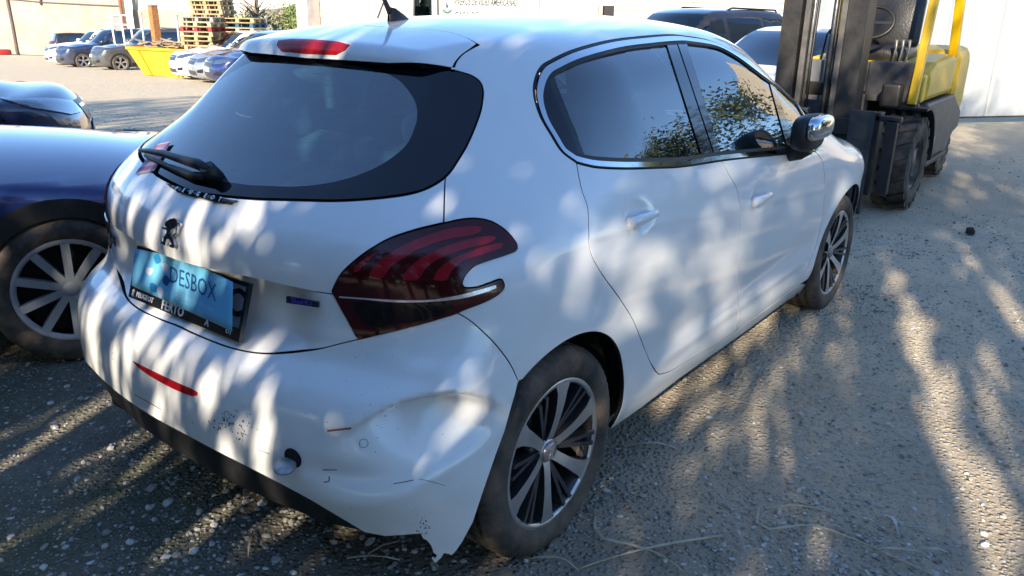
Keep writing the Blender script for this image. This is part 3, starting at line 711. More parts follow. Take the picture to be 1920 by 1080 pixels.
def make_wheel(seed):
    rnd = random.Random(seed); root = {}
    t = MB(); tyre_mesh(t, TR, .205, .213); root['tyre'] = (t, TYRE)
    b = MB()
    b.lathe([(.213, .095), (.222, .098), (.226, -.082), (.221, -.090), (.214, -.089), (.205, -.078), (.198, -.04), (.19, .09)], n=64)      # barrel and lip
    root['rim_barrel'] = (b, DARKALU)
    lip = MB(); lip.lathe([(.2265, -.083), (.2235, -.0905), (.212, -.0915), (.2065, -.0885), (.2045, -.084)], n=72); 
    sp = lip
    for k in range(6):
        a0 = R(20+60*k)
        # machined spoke face, slim at the hub and flared at the rim, slightly swept
        L = []; Rr = []
        for t_ in np.linspace(0, 1, 14):
            r = .030+t_*.180; sweep = -.05*t_+.09*t_*t_; hw = np.interp(t_, [0, .1, .5, .85, 1], [.017, .0145, .0165, .024, .036])
            dep = -.064-.026*math.sin(t_*math.pi/2)**.8
            L.append((r*math.cos(a0+sweep)-hw*math.sin(a0+sweep), dep, r*math.sin(a0+sweep)+hw*math.cos(a0+sweep)))
            Rr.append((r*math.cos(a0+sweep)+hw*math.sin(a0+sweep), dep, r*math.sin(a0+sweep)-hw*math.cos(a0+sweep)))
        n = len(L); V = L+Rr+[(x*.99, y+.03, z*.99) for x, y, z in L]+[(x*.99, y+.03, z*.99) for x, y, z in Rr]; Fc = []
        for i in range(n-1): Fc += [(i, i+1, n+i+1, n+i)]
        sp.add(V[:2*n], Fc, True)
        V2 = V; F2 = []
        for i in range(n-1): F2 += [(i, 2*n+i, 2*n+i+1, i+1), (n+i, n+i+1, 3*n+i+1, 3*n+i)]
        b.add(V2, F2, True)
        # recessed dark twin ribs between the spokes
        for d, w0 in ((-.085, .008), (.085, .008)):
            a1 = a0+R(30)
            p0 = (.045*math.cos(a1), -.045, .045*math.sin(a1)); p1 = (.205*math.cos(a1+d), -.080, .205*math.sin(a1+d))
            b.bar(p0, p1, w0*1.6, .03, up=(0, 1, 0))
        b.bar((.19*math.cos(a0+R(30)), -.072, .19*math.sin(a0+R(30))), (.214*math.cos(a0+R(30)), -.082, .214*math.sin(a0+R(30))), .03, .014, up=(0, 1, 0))
    sp.lathe([(.0, -.066), (.034, -.066), (.038, -.060)], n=24)
    root['spoke_face'] = (sp, ALU)
    b.lathe([(.075, -.03), (.070, -.050), (.02, -.056)], n=24)
    c = MB(); c.lathe([(.0001, -.078), (.024, -.0775), (.029, -.073), (.030, -.064)], n=32); root['centre_cap'] = (c, pm('cap_grey', (.25, .25, .27), .3, metal=.6))
    e = MB(); emblem_solid(e, lambda x, y, h: (.00020*(x-580), -.078-h, -.00020*(y-150)), .0015); root['cap_emblem'] = (e, ALU)
    for k in range(4):
        lg = MB(); a = R(50+90*k); cc = (.054*math.cos(a), 0, .054*math.sin(a)); lg.lathe([(.0001, -.063), (.008, -.0625), (.0095, -.059), (.0095, -.04)], cc, n=12)
        root['wheel_bolt.%d' % k] = (lg, pm('bolt_steel', (.10, .10, .11), .4, metal=.8))
    d = MB(); d.lathe([(.03, .0), (.13, .0), (.13, .02), (.03, .02)], n=40); root['brake_disc'] = (d, pm('rusty_disc', (.16, .10, .07), .6, metal=.4, var=.5, scale=30))
    d2 = MB(); d2.lathe([(.205, .02), (.0001, .03)], n=32); root['backplate'] = (d2, VOID)
    m = MB()
    for k in range(9):
        a = R(rnd.uniform(-75, -22) if k < 7 else rnd.uniform(-105, -90)); r = rnd.uniform(.15, .20); V = []
        for j in range(9):
            q = 2*math.pi*j/9; rr_ = rnd.uniform(.006, .016); x = r*math.cos(a)+rr_*math.cos(q)*1.0; z = r*math.sin(a)+rr_*math.sin(q)*1.4; V.append((x, -.066-.004*rnd.random(), z))
        V.append((r*math.cos(a), -.076, r*math.sin(a))); m.add(V, [(j, (j+1) % 9, 9) for j in range(9)], True)
    root['dried_mud'] = (m, MUD)
    return root
wp = make_wheel(3)
WMESH = {}
def place_wheel(x, y, sgn, mud=True, rot=0, steer=0):
    t0 = None
    for k, (mb, mt) in wp.items():
        if k == 'dried_mud' and not mud: continue
        if k not in WMESH:
            o = mb.build(k, mt); WMESH[k] = o.data; bpy.data.objects.remove(o)
        nm = {'tyre': 'wheel'}.get(k, k.split('.')[0])
        o = bpy.data.objects.new(nm, WMESH[k]); COL.objects.link(o)
        if t0 is None:
            t0 = o; o.parent = car; o.location = (x, y, WC); o.rotation_euler = (0, 0, (0 if sgn < 0 else math.pi)+steer)
        else: o.parent = t0
        if k == 'dried_mud': tag(o, kind='stuff')
    return t0
place_wheel(0, -.735, -1); place_wheel(0, .735, 1, False); place_wheel(RW, -.735, -1, False); place_wheel(RW, .735, 1, False)
# --- wheel wells, floor pan and trim behind the skin
wl = MB()
for cx in (0, RW):
    for sg in (-1, 1):
        V = []; Fc = []
        for i, t in enumerate(np.linspace(R(-25), R(205), 24)):
            for y in (.775, .50): V.append((cx+.372*math.cos(t), sg*y, .305+.376*math.sin(t)))
        for i in range(23): Fc.append((2*i, 2*i+1, 2*i+3, 2*i+2))
        wl.add(V, Fc, True)
        n0 = [V[2*i+1] for i in range(24)]; wl.add(n0+[(cx, sg*.5, .1)], [(i, i+1, 24) for i in range(23)])
        wl.build('wheel_arch_liner', VOID, car, fix=False); wl = MB()
fl = MB(); fl.box((1.35, 0, .26), (3.3, 1.0, .06)); fl.box((1.27, 0, .24), (1.75, 1.5, .05)); fl.box((-.42, 0, .35), (.3, 1.05, .2)); fl.box((3.05, 0, .45), (.3, 1.1, .4)); fl.build('floor_pan', VOID, car)
mu = MB(); mu.tube([(-.55, .1, .27), (-.2, .35, .26), (.2, .3, .25)], [.06, .06, .03], 12); mu.build('silencer', pm('old_steel', (.12, .10, .09), .6, metal=.6, var=.5), car)
ax = MB(); ax.tube([(0, -.65, .28), (0, .65, .28)], .04, 10); ax.build('rear_axle', VOID, car)
trim_loop = np.array([[.42, .38], [2.05, .38], [2.05, .95], [1.0, 1.0], [.2, 1.07], [.0, 1.0], [.1, .75], [.3, .62]])
panel('door_trim', trim_loop, PSide, lambda p: F(p)+.045, INNER, car, .08, 0, 0, mirror=True)
half_sheet('headliner', np.array([[1.72, math.pi/2*.75], [.12, math.pi/2*.75], [.14, .62], [.3, .56], [1.4, .56], [1.66, .62]]), lambda p: F(p)+.03, LINER, 0, .08)
half_sheet('quarter_trim', np.array([[.13, .60], [-.05, .45], [-.16, .30], [-.3, .2], [-.3, -.1], [.0, -.05], [.10, .2], [.13, .36], [.2, .52]]), lambda p: F(p)+.035, INNER, 0, .05)
# --- cabin
def pad(mb, c, d, r=.04, tilt=0.):
    m = Matrix.Rotation(tilt, 3, 'Y'); b = bmesh.new(); bmesh.ops.create_cube(b, size=1)
    for v in b.verts: v.co = Vector((v.co.x*d[0], v.co.y*d[1], v.co.z*d[2]))
    bmesh.ops.bevel(b, geom=list(b.edges), offset=r, segments=3, affect='EDGES', profile=.5, clamp_overlap=True)
    V = [m @ v.co+Vector(c) for v in b.verts]; b.verts.index_update(); mb.add(V, [tuple(v.index for v in f.verts) for f in b.faces], True); b.free()
SEATF = pm('seat_fabric', (.12, .125, .14), .85, var=.35, scale=60)
for y in (-.36, .36):
    s_ = MB(); pad(s_, (1.30, y, .50), (.52, .50, .16), .05, R(-6)); pad(s_, (1.02, y, .85), (.14, .48, .66), .05, R(-16)); s_.build('front_seat', SEATF, car)
    h_ = MB(); pad(h_, (.895, y, 1.25), (.10, .26, .19), .045, R(-12)); h_.tube([(.91, y-.06, 1.08), (.90, y-.06, 1.22)], .007, 6); h_.tube([(.91, y+.06, 1.08), (.90, y+.06, 1.22)], .007, 6); h_.build('headrest', SEATF, car)
s_ = MB(); pad(s_, (.46, 0, .52), (.46, 1.22, .15), .05, R(-8)); pad(s_, (.18, 0, .80), (.13, 1.2, .60), .05, R(-20)); s_.build('rear_bench', SEATF, car)
for y in (-.36, .36):
    h_ = MB(); pad(h_, (.06, y, 1.13), (.09, .27, .13), .04, R(-18)); h_.build('headrest', SEATF, car)
s_ = MB(); s_.box((-.16, 0, .985), (.42, 1.02, .02)); s_.build('parcel_shelf', INNER, car)
s_ = MB(); pad(s_, (2.1, 0, .86), (.42, 1.36, .24), .07, R(8)); s_.build('dashboard', INNER, car)
s_ = MB(); pts = [(1.74+.06*math.sin(t)*.5, .36+.175*math.cos(t), .90+.165*math.sin(t)) for t in np.linspace(0, 2*math.pi, 28)]; s_.tube(pts, .016, 8, False); s_.bar((1.75, .20, .90), (1.75, .52, .90), .03, .02); s_.build('steering_wheel', INNER, car)
s_ = MB(); pad(s_, (1.72, 0, 1.33), (.03, .24, .07), .012); s_.build('interior_mirror', GLOSSB, car)
# --- tailgate furniture
def rp(px, off=.0, fn=F):
    q = hit_cam(CAM, ray(np.array([px], float)), fn)[0]; return q+grad(q[None], fn)[0]*off
e0 = rp((325, 437)); en = grad(e0[None], F)[0]
eu = np.array([0, 0, 1.])-en*en[2]; eu /= np.linalg.norm(eu); er = np.cross(eu, en)     # up and right as seen from behind
def em_place(x, y, h):
    px = (180+x/4., 400+y/4.); d = ray(np.array(px)); t = ((e0-CAM)@en)/(d@en); q = CAM+d*t; return q+en*(h+.001)
e = MB(); emblem_solid(e, em_place, .008); e.build('emblem', pm('emblem_chrome', (.62, .63, .66), .12, metal=1., var=.3, scale=60), gate, bevel=.0012)
def quad_on(px4, off, fn=F):
    """plane through three pixel corners (tl, bl, br) on the surface: origin and axes"""
    a, b, c = [rp(p, off, fn) for p in px4]; return a, b, c
def flat_text(s, origin, xax, yax, size, mat, parent, name='lettering', bold=True, ext=.0006, lift=.001):
    me = text_mesh(s, size, ext, bold); x = Vector(xax).normalized(); y = Vector(yax); y = (y-x*y.dot(x)).normalized(); z = x.cross(y)
    m = Matrix((x, y, z)).transposed().to_4x4(); m.translation = Vector(origin)+z*lift
    me.transform(m); return link(name, me, mat, parent)
# trim strip with raised letters under the rear window
TS = spline([(314, 346), (330, 351), (380, 364), (420, 374), (448, 379)], 8); TSb = spline([(322, 353), (335, 362), (380, 374), (410, 382), (436, 384)], 8)
n_ = 24; A_ = np.array([TS[int(i*(len(TS)-1)/n_)] for i in range(n_+1)]); B_ = np.array([TSb[int(i*(len(TSb)-1)/n_)] for i in range(n_+1)])
qa, qb = hit_cam(CAM, ray(A_)), hit_cam(CAM, ray(B_)); na, nb = grad(qa, F), grad(qb, F)
V = np.vstack([qa-na*.004, qa+na*.007, qb+nb*.008, qb-nb*.004]); k = n_+1
mesh('trim_strip', V, [(i+a*k, i+1+a*k, i+1+(a+1)*k, i+(a+1)*k) for i in range(n_) for a in range(3)], pm('smoked_chrome', (.10, .10, .12), .15, metal=.7, var=.4, scale=30), gate, True)
for i, ch in enumerate('PEUGEOT'):
    px = (336+i*13.5, 358+i*3.35); q = rp(px, .008); nn = grad(q[None], F)[0]; xa = np.cross([0, 0, 1.], nn)
    flat_text(ch, q, rp((px[0]+6, px[1]+1.5), .008)-rp((px[0]-6, px[1]-1.5), .008), np.cross(nn, xa), .017, CHROME, gate, bold=True, lift=.002)
# model badges
bd = [rp(p, .003) for p in ((538, 555), (598, 566), (598, 576), (538, 567))]
V = bd+[q-grad(q[None], F)[0]*.006 for q in bd]
mesh('model_badge', V, [(0, 1, 2, 3), (0, 4, 5, 1), (1, 5, 6, 2), (2, 6, 7, 3), (3, 7, 4, 0)], pm('badge_blue_black', (.012, .012, .045), .2, coat=.5), gate)
flat_text('BlueHDi', (np.array(bd[0])+bd[2])/2, bd[1]-bd[0], bd[0]-bd[3], .017, pm('badge_blue', (.05, .05, .35), .3), gate, lift=.002)
b8 = [rp(p, .003) for p in ((209, 441), (222, 458))]
flat_text('208', rp((215, 449), .004), b8[1]-b8[0], (0, 0, 1), .045, GLOSSB, gate, ext=.002)
# wiper
wpx = [(408, 336), (385, 325), (355, 316), (320, 303), (290, 295), (272, 291)]
wq = [rp(p, o_) for p, o_ in zip(wpx, (.03, .034, .034, .030, .024, .02))]
s_ = MB(); s_.tube(wq, [.013, .015, .012, .010, .008, .006], 10); wip = s_.build('wiper_arm', BLACKP, gate)
s_ = MB(); q2 = [rp(p, o_) for p, o_ in zip([(395, 338), (360, 333), (325, 318), (295, 304), (276, 294)], (.012, .010, .008, .006, .006))]; s_.tube(q2, [.013, .010, .008, .007, .006], 8); s_.build('wiper_blade', SEAL_GAP, wip)
s_ = MB(); s_.tube([rp((404, 333), -.005), rp((404, 333), .04)], [.024, .020], 14); s_.build('wiper_pivot', BLACKP, wip)
# paper label stuck inside the lower left corner of the rear window
LBL = pm('pink_label', (.62, .52, .62), .6, var=.15, scale=40); LINK = pm('label_ink', (.42, .04, .16), .6)
st = [rp(p, .004) for p in ((297, 272), (323, 267), (291, 322), (254, 329))]
lb = mesh('window_label', st, [(0, 1, 2, 3)], LBL, car)
s_ = MB(); ln = random.Random(4)
for v_, n__ in ((.12, 6), (.5, 5), (.62, 9), (.86, 8)):
    for k in range(n__):
        u_ = (k+.5)/n__; c_ = np.array(st[0])*(1-u_)*(1-v_)+np.array(st[1])*u_*(1-v_)+np.array(st[2])*u_*v_+np.array(st[3])*(1-u_)*v_
        hgt = .07 if v_ in (.12, .86) else .025; d_ = (np.array(st[3])-st[0])*hgt; r_ = (np.array(st[1])-st[0])*.05; nn = grad(c_[None], F)[0]*.0012
        s_.add([c_-d_-r_+nn, c_-d_+r_+nn, c_+d_+r_*ln.uniform(-.5, 1)+nn, c_+d_-r_+nn], [(0, 1, 2, 3)])
tag(s_.build('label_print', LINK, lb, fix=False), kind='stuff')
# number plate, its holder, and the sheet hung over it
px_ = np.array([0, -1., 0]); py_ = np.array([.045, 0, .135]); py_ /= np.linalg.norm(py_); pz_ = np.cross(px_, py_); H_ = .138; W_ = .525
O_ = np.array([-.578, .264, .694])
def PP(u, v, h=0.): return O_+px_*u+py_*v+pz_*h
s_ = MB()
for u0, u1, v0, v1 in ((0, W_, -.012, .020), (0, W_, H_-.010, H_), (0, .010, .0201, H_-.0101), (W_-.010, W_, .0201, H_-.0101)):
    s_.add([PP(u, v, h) for h in (0, .012) for u, v in ((u0, v0), (u1, v0), (u1, v1), (u0, v1))], [(0, 3, 2, 1), (4, 5, 6, 7), (0, 1, 5, 4), (1, 2, 6, 5), (2, 3, 7, 6), (3, 0, 4, 7)])
hold = s_.build('plate_holder', pm('holder_black', (.010, .010, .012), .3, coat=.3), car)
pl = mesh('number_plate', [PP(.009, .019, .006), PP(W_-.009, .019, .006), PP(W_-.009, H_-.009, .006), PP(.009, H_-.009, .006)], [(0, 1, 2, 3)], pm('plate_white', (.42, .36, .38), .35, var=.15, scale=20), hold)
INKW = pm('white_print', (.75, .75, .76), .5); INKB = pm('black_print', (.01, .01, .01), .4)
flat_text('C', PP(W_-.048, .078, .0065), px_, py_, .098, INKB, pl)
flat_text('PEUGEOT', PP(.085, .004, .0125), px_, py_, .020, INKW, hold)
flat_text('FERTO', PP(.225, .004, .0125), px_, py_, .036, INKW, hold)
flat_text('A', PP(.385, .004, .0125), px_, py_, .026, INKW, hold)
flat_text('OT', PP(W_-.045, .004, .0125), px_, py_, .018, INKW, hold)
lm = MB(); emblem_solid(lm, lambda x, y, h: PP(.022+.00010*(x-580), .0045-.00010*(y-150), .0125+h), .0008); lm.build('holder_emblem', INKW, hold)
def sheet_pt(u, v):
    """blue paper: fixed left, lifting towards its right edge"""
    a = on(np.array((253, 464)), 1, 0); 
    tl, bl, br, tr = (253, 466), (247, 535), (435, 621), (437, 529)
    p = np.array(tl)*(1-u)*(1-v)+np.array(tr)*u*(1-v)+np.array(br)*u*v+np.array(bl)*(1-u)*v
    p = p+np.array([0, -9*math.sin(u*math.pi)*(1-v)+5*math.sin(u*math.pi)*v*0])
    d = ray(p); n = pz_; t = ((O_+pz_*(.020+.022*u**3)-CAM)@n)/(d@n); return CAM+d*t
NU, NV = 16, 6
V = [sheet_pt(i/NU, j/NV) for j in range(NV+1) for i in range(NU+1)]
paper = mesh('paper_sheet', V, [(j*(NU+1)+i, j*(NU+1)+i+1, (j+1)*(NU+1)+i+1, (j+1)*(NU+1)+i) for j in range(NV) for i in range(NU)], pm('blue_paper', (.13, .44, .68), .55, c2=(.16, .50, .74), scale=5), None, True)
sm = paper.modifiers.new('thickness', 'SOLIDIFY'); sm.thickness = .0006
tag(paper, 'light blue printed paper sheet hung over the number plate of the white hatchback', 'sheet')
def warp_print(me, u0, v0, du, dv, mat, nm):
    """lays flat print (x right, y up, in sheet widths) on the sheet"""
    for v in me.vertices:
        u, w_ = u0+v.co.x*du, v0-v.co.y*dv; q = sheet_pt(u, w_); v.co = Vector(q+pz_*.0014)
    return link(nm, me, mat, paper)
DB = pm('dark_blue_print', (.012, .07, .22), .5); MBL = pm('mid_blue_print', (.02, .22, .50), .5); GRY = pm('pale_print', (.55, .60, .68), .5); LBLU = pm('light_print', (.35, .60, .78), .5)
me = text_mesh('DESBOX', 1., 0, False); warp_print(me, .60, .40, .125, .50, DB, 'lettering')
me = text_mesh('Desguace de vehiculos', 1., 0, False); warp_print(me, .62, .735, .040, .155, LBLU, 'lettering')
for k, (cu_, cv_, mt) in enumerate([(.235, .13, MBL), (.315, .28, GRY), (.335, .55, DB), (.29, .86, GRY), (.215, .82, MBL), (.165, .45, GRY)]):
    q = []
    for j in range(14):
        t = 2*math.pi*j/14; rr_ = 1 if k % 2 == 0 else (.55 if abs(t-2.2) < .5 else 1.05)
        q.append((math.copysign(abs(math.cos(t))**.6, math.cos(t))*.032*rr_, math.copysign(abs(math.sin(t))**.6, math.sin(t))*.036*rr_))
    me = bpy.data.meshes.new('logo_piece'); a_ = R(30+60*k); me.from_pydata([(x*math.cos(a_)*1-y*math.sin(a_), x*math.sin(a_)+y*math.cos(a_), 0) for x, y in q], [], [tuple(range(14))])
    warp_print(me, cu_, cv_, 1.0, 3.1, mt, 'logo_piece')
# aerial
q = rp((752, 37), 0); s_ = MB()
V = []; Fc = []
for (dx, hw, hz_) in ((-.045, .004, .006), (-.03, .018, .014), (.0, .022, .030), (.03, .019, .046), (.05, .012, .050), (.056, .006, .03)):
    V += [(q[0]-.0-dx, q[1]+sg*hw*(1 if j else .45), q[2]-.012+(0 if j else hz_)) for sg, j in ((-1, 1), (-1, 0), (1, 0), (1, 1))]
for i in range(5):
    for k in range(3): Fc.append((i*4+k, i*4+k+1, i*4+k+5, i*4+k+4))
s_.add(V, Fc, True); s_.tube([(q[0]-.048, q[1], q[2]+.02), (q[0]-.085, q[1], q[2]+.085), (q[0]-.16, q[1], q[2]+.20)], [.009, .006, .004], 8)
s_.build('aerial', BLACKP, car, fix=False)
# bumper furniture: fog lamp, tow-eye hole and its loose cap, sensors, scuffs
q = rr(TP([(250, 677), (290, 697), (330, 716), (364, 731), (371, 738), (361, 742), (325, 728), (288, 708), (262, 690), (250, 677)], FB, 4))[:-1]
panel('fog_lamp', q, PRear, FB, RED, bp, .01, 0, .006, .002)
def ring_on(name, px, r0, r1, mat, parent, off=.001, n=28, fn=FB):
    c = rp(px, 0, fn); nn = grad(c[None], fn)[0]; a = np.cross(nn, [0, 0, 1.]); a /= np.linalg.norm(a); b = np.cross(nn, a); V = []
    for r in (r0, r1):
        for k in range(n):
            t = 2*math.pi*k/n; V.append(c+(a*math.cos(t)+b*math.sin(t))*r+nn*off)
    return mesh(name, V, [(k, (k+1) % n, n+(k+1) % n, n+k) for k in range(n)], mat, parent)
for px in ((682, 831), (426, 778), (213, 668)): ring_on('parking_sensor', px, .0095, .0105, SEAL_GAP, bp)
c = rp((550, 858), 0, FB); nn = grad(c[None], FB)[0]
ring_on('tow_eye_hole', (550, 858), 0, .026, VOID, bp, .0012); ring_on('tow_eye_rim', (550, 858), .026, .0285, WHITE, bp, .002)  # flat black disc painted in for the shade inside the hole
s_ = MB(); s_.lathe([(.0001, .006), (.024, .005), (.027, 0), (.0001, 0)], n=24, ax='z'); cap = s_.build('tow_eye_cap', pm('scuffed_cap', (.42, .43, .45), .35, metal=.3, var=.4, scale=60), bp)
cq = rp((545, 868), .020, FB); cap.matrix_world = Matrix.Translation(Vector(cq)) @ Vector((-.25, -.2, .95)).to_track_quat('Z', 'Y').to_matrix().to_4x4()
SCUFF = pm('scuff', (.05, .04, .035), .8); RUST = pm('rust_scab', (.13, .055, .03), .85); REDS = pm('red_scrape', (.35, .09, .07), .6)
def chips(name, px, sx, sy, n, mat, seed, lo=.0012, hi=.004):
    g = random.Random(seed); mb = MB()
    Q = hit_cam(CAM, ray(np.array([(px[0]+g.gauss(0, sx), px[1]+g.gauss(0, sy)) for _ in range(n)])), FB); Q = Q[~np.isnan(Q[:, 0])]; NQ = grad(Q, FB)
    for c, nn in zip(Q+NQ*.0008, NQ):
        a = np.cross(nn, [g.uniform(-.4, .4), g.uniform(-.4, .4), 1.]); a /= np.linalg.norm(a); b = np.cross(nn, a); s1 = g.uniform(lo, hi); s2 = s1*g.uniform(.3, 1.5)
        mb.add([c+(a*math.cos(t)*s1+b*math.sin(t)*s2)*g.uniform(.5, 1.2) for t in np.linspace(0, 2*math.pi, 7)[:-1]], [tuple(range(6))])
    return tag(mb.build(name, mat, bp, fix=False), kind='stuff')
chips('rust_chips', (430, 795), 28, 14, 60, RUST, 1, .001, .0032); chips('rust_chips', (420, 800), 8, 8, 26, SCUFF, 2, .001, .004); chips('rust_chips', (455, 815), 5, 8, 22, RUST, 3, .001, .003)
chips('paint_chips', (690, 800), 80, 70, 45, SCUFF, 5, .0006, .0018); chips('paint_chips', (560, 720), 120, 60, 40, SCUFF, 6, .0005, .0014); chips('paint_chips', (795, 985), 8, 12, 40, SCUFF, 7, .0008, .003)
def scratch(name, pts, mat, wd=.0011):
    q = hit_cam(CAM, ray(spline(pts, 4)), FB); mb = MB(); mb.tube(q, wd, 4); return mb.build(name, mat, bp)
scratch('scratch', [(614, 808), (630, 806), (659, 803)], REDS, .0026); scratch('scratch', [(738, 907), (756, 904), (775, 900)], SCUFF); scratch('scratch', [(786, 898), (805, 902), (835, 911)], SCUFF, .0007)
scratch('scratch', [(605, 881), (632, 881)], SCUFF, .0013); scratch('scratch', [(617, 893), (617, 902), (608, 904)], SCUFF, .0015); scratch('scratch', [(483, 843), (505, 851)], SCUFF, .0009); scratch('scratch', [(252, 740), (275, 752), (302, 768)], SCUFF, .0013)
# ================================================================ the yard
def at(px, D):
    """plan position seen in photo column px (near the horizon) at D metres ahead"""
    q = CAM[:2]+D*HF+D*math.cos(PITCH)*(px-960)/FPX*HR; return float(q[0]), float(q[1])
def ground_mat():
    m, n, b = nodes('yard_ground'); setp(b, Roughness=.95); b.inputs['Specular IOR Level'].default_value = .15
    L = n.links.new; tc = n.nodes.new('ShaderNodeTexCoord')
    def noise(sc, det=6, ro=.6):
        z = n.nodes.new('ShaderNodeTexNoise'); z.inputs['Scale'].default_value = sc; z.inputs['Detail'].default_value = det; z.inputs['Roughness'].default_value = ro; L(tc.outputs['Object'], z.inputs['Vector']); return z.outputs[0]
    def rng(s, a, b_, c=0., d=1.):
        r = n.nodes.new('ShaderNodeMapRange'); r.inputs['From Min'].default_value = a; r.inputs['From Max'].default_value = b_; r.inputs['To Min'].default_value = c; r.inputs['To Max'].default_value = d; L(s, r.inputs[0]); return r.outputs[0]
    def mixc(f, a, b_):
        x = n.nodes.new('ShaderNodeMix'); x.data_type = 'RGBA'; L(f, x.inputs['Factor'])
        for s, v in (('A', a), ('B', b_)):
            if hasattr(v, 'is_linked') or not isinstance(v, tuple): L(v, x.inputs[s])
            else: x.inputs[s].default_value = rgb(v)
        return x.outputs['Result']
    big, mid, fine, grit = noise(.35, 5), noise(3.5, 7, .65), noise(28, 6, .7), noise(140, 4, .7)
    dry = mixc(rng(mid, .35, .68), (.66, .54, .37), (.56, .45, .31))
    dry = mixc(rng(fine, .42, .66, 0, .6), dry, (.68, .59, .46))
    umber = mixc(rng(mid, .38, .62), (.185, .165, .130), (.265, .232, .180))
    green_soil = mixc(rng(noise(1.7, 5), .40, .60), umber, (.135, .140, .090))
    # firm pale yard beyond, darker soil nearer, mixed with green patches on the left
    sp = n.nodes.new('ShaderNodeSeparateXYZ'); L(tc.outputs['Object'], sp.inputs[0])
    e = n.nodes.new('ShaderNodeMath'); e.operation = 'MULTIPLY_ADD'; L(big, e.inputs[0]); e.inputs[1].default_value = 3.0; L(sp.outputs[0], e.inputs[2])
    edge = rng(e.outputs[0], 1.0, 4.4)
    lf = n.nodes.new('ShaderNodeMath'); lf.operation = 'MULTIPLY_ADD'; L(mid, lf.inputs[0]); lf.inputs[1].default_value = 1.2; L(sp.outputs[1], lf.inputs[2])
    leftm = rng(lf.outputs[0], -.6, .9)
    soil = mixc(leftm, mixc(rng(mid, .35, .65), (.34, .285, .215), (.22, .19, .15)), green_soil)
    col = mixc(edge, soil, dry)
    vs = []
    for sc_, amt in ((52, .75), (105, .65), (26, .45)):
        vo = n.nodes.new('ShaderNodeTexVoronoi'); vo.inputs['Scale'].default_value = sc_; L(tc.outputs['Object'], vo.inputs['Vector'])
        sx = n.nodes.new('ShaderNodeSeparateColor'); L(vo.outputs['Color'], sx.inputs[0]); vs.append((vo, sx))
        core = rng(vo.outputs['Distance'], .16 if sc_ == 26 else .36, .08 if sc_ == 26 else .20)
        pick = rng(sx.outputs[0], .78 if sc_ == 26 else .30, .95, 0, 1.)
        mm = n.nodes.new('ShaderNodeMath'); mm.operation = 'MULTIPLY'; L(core, mm.inputs[0]); L(pick, mm.inputs[1])
        m3 = n.nodes.new('ShaderNodeMath'); m3.operation = 'MULTIPLY'; L(mm.outputs[0], m3.inputs[0]); m3.inputs[1].default_value = amt*1.5; m3.use_clamp = True
        tone = mixc(sx.outputs[1], (.14, .125, .11), (.70, .67, .62))
        fd_ = n.nodes.new('ShaderNodeMath'); fd_.operation = 'MULTIPLY'; L(rng(edge, 0., 1., 1., .35), fd_.inputs[0]); L(m3.outputs[0], fd_.inputs[1])
        col = mixc(fd_.outputs[0], col, tone)
    L(col, b.inputs['Base Color'])
    bp = n.nodes.new('ShaderNodeBump'); bp.inputs['Strength'].default_value = .8; bp.inputs['Distance'].default_value = .02
    ad = n.nodes.new('ShaderNodeMath'); ad.operation = 'MULTIPLY_ADD'; L(grit, ad.inputs[0]); ad.inputs[1].default_value = .35; L(fine, ad.inputs[2]); iv = rng(vs[0][0].outputs['Distance'], 0., .5, 1.1, 0.); a2 = n.nodes.new('ShaderNodeMath'); a2.operation = 'ADD'; L(ad.outputs[0], a2.inputs[0]); L(iv, a2.inputs[1]); L(a2.outputs[0], bp.inputs['Height']); L(bp.outputs[0], b.inputs['Normal'])
    return m
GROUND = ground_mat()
def gz(x, y):
    """gentle relief of the yard surface"""
    a = .012*np.sin(x*1.9+.7*y)*np.sin(y*1.3-.4*x)+.007*np.sin(4.1*x+1.3)*np.sin(3.7*y+.5*x)+.004*np.sin(9.7*x+2*y)*np.sin(8.3*y-3*x)
    f = np.clip(np.minimum(np.minimum(x+6, 9-x), np.minimum(y+6, 8-y))/2, 0, 1)
    return a*f-.006-SLOPE*np.maximum(0., (x-CAM[0])*HF[0]+(y-CAM[1])*HF[1]-8.)
gx = np.concatenate([[-160, -60, -25, -12], np.arange(-6, 9.01, .07), [10, 12, 14, 16, 18, 21, 25, 30, 36, 44, 55, 70, 100, 140]]); gy = np.concatenate([[-200, -60, -25, -12], np.arange(-6, 8.01, .07), [9, 10, 12, 14, 16, 18, 21, 25, 30, 36, 44, 55, 70, 100, 140]])
GX, GY = np.meshgrid(gx, gy, indexing='ij'); rs = np.random.RandomState(5)
GZ = gz(GX, GY)+np.where((GX > -6) & (GX < 9) & (GY > -6) & (GY < 8), rs.normal(0, .0022, GX.shape), 0)
ny = len(gy); V = np.stack([GX, GY, GZ], -1).reshape(-1, 3)
ii, jj = np.meshgrid(np.arange(len(gx)-1), np.arange(ny-1), indexing='ij'); q = (ii*ny+jj).ravel()
me = bpy.data.meshes.new('ground'); me.from_pydata(V.tolist(), [], np.stack([q, q+ny, q+ny+1, q+1], -1).tolist()); me.polygons.foreach_set('use_smooth', [True]*len(me.polygons)); me.update()
tag(link('ground', me, GROUND), kind='structure')
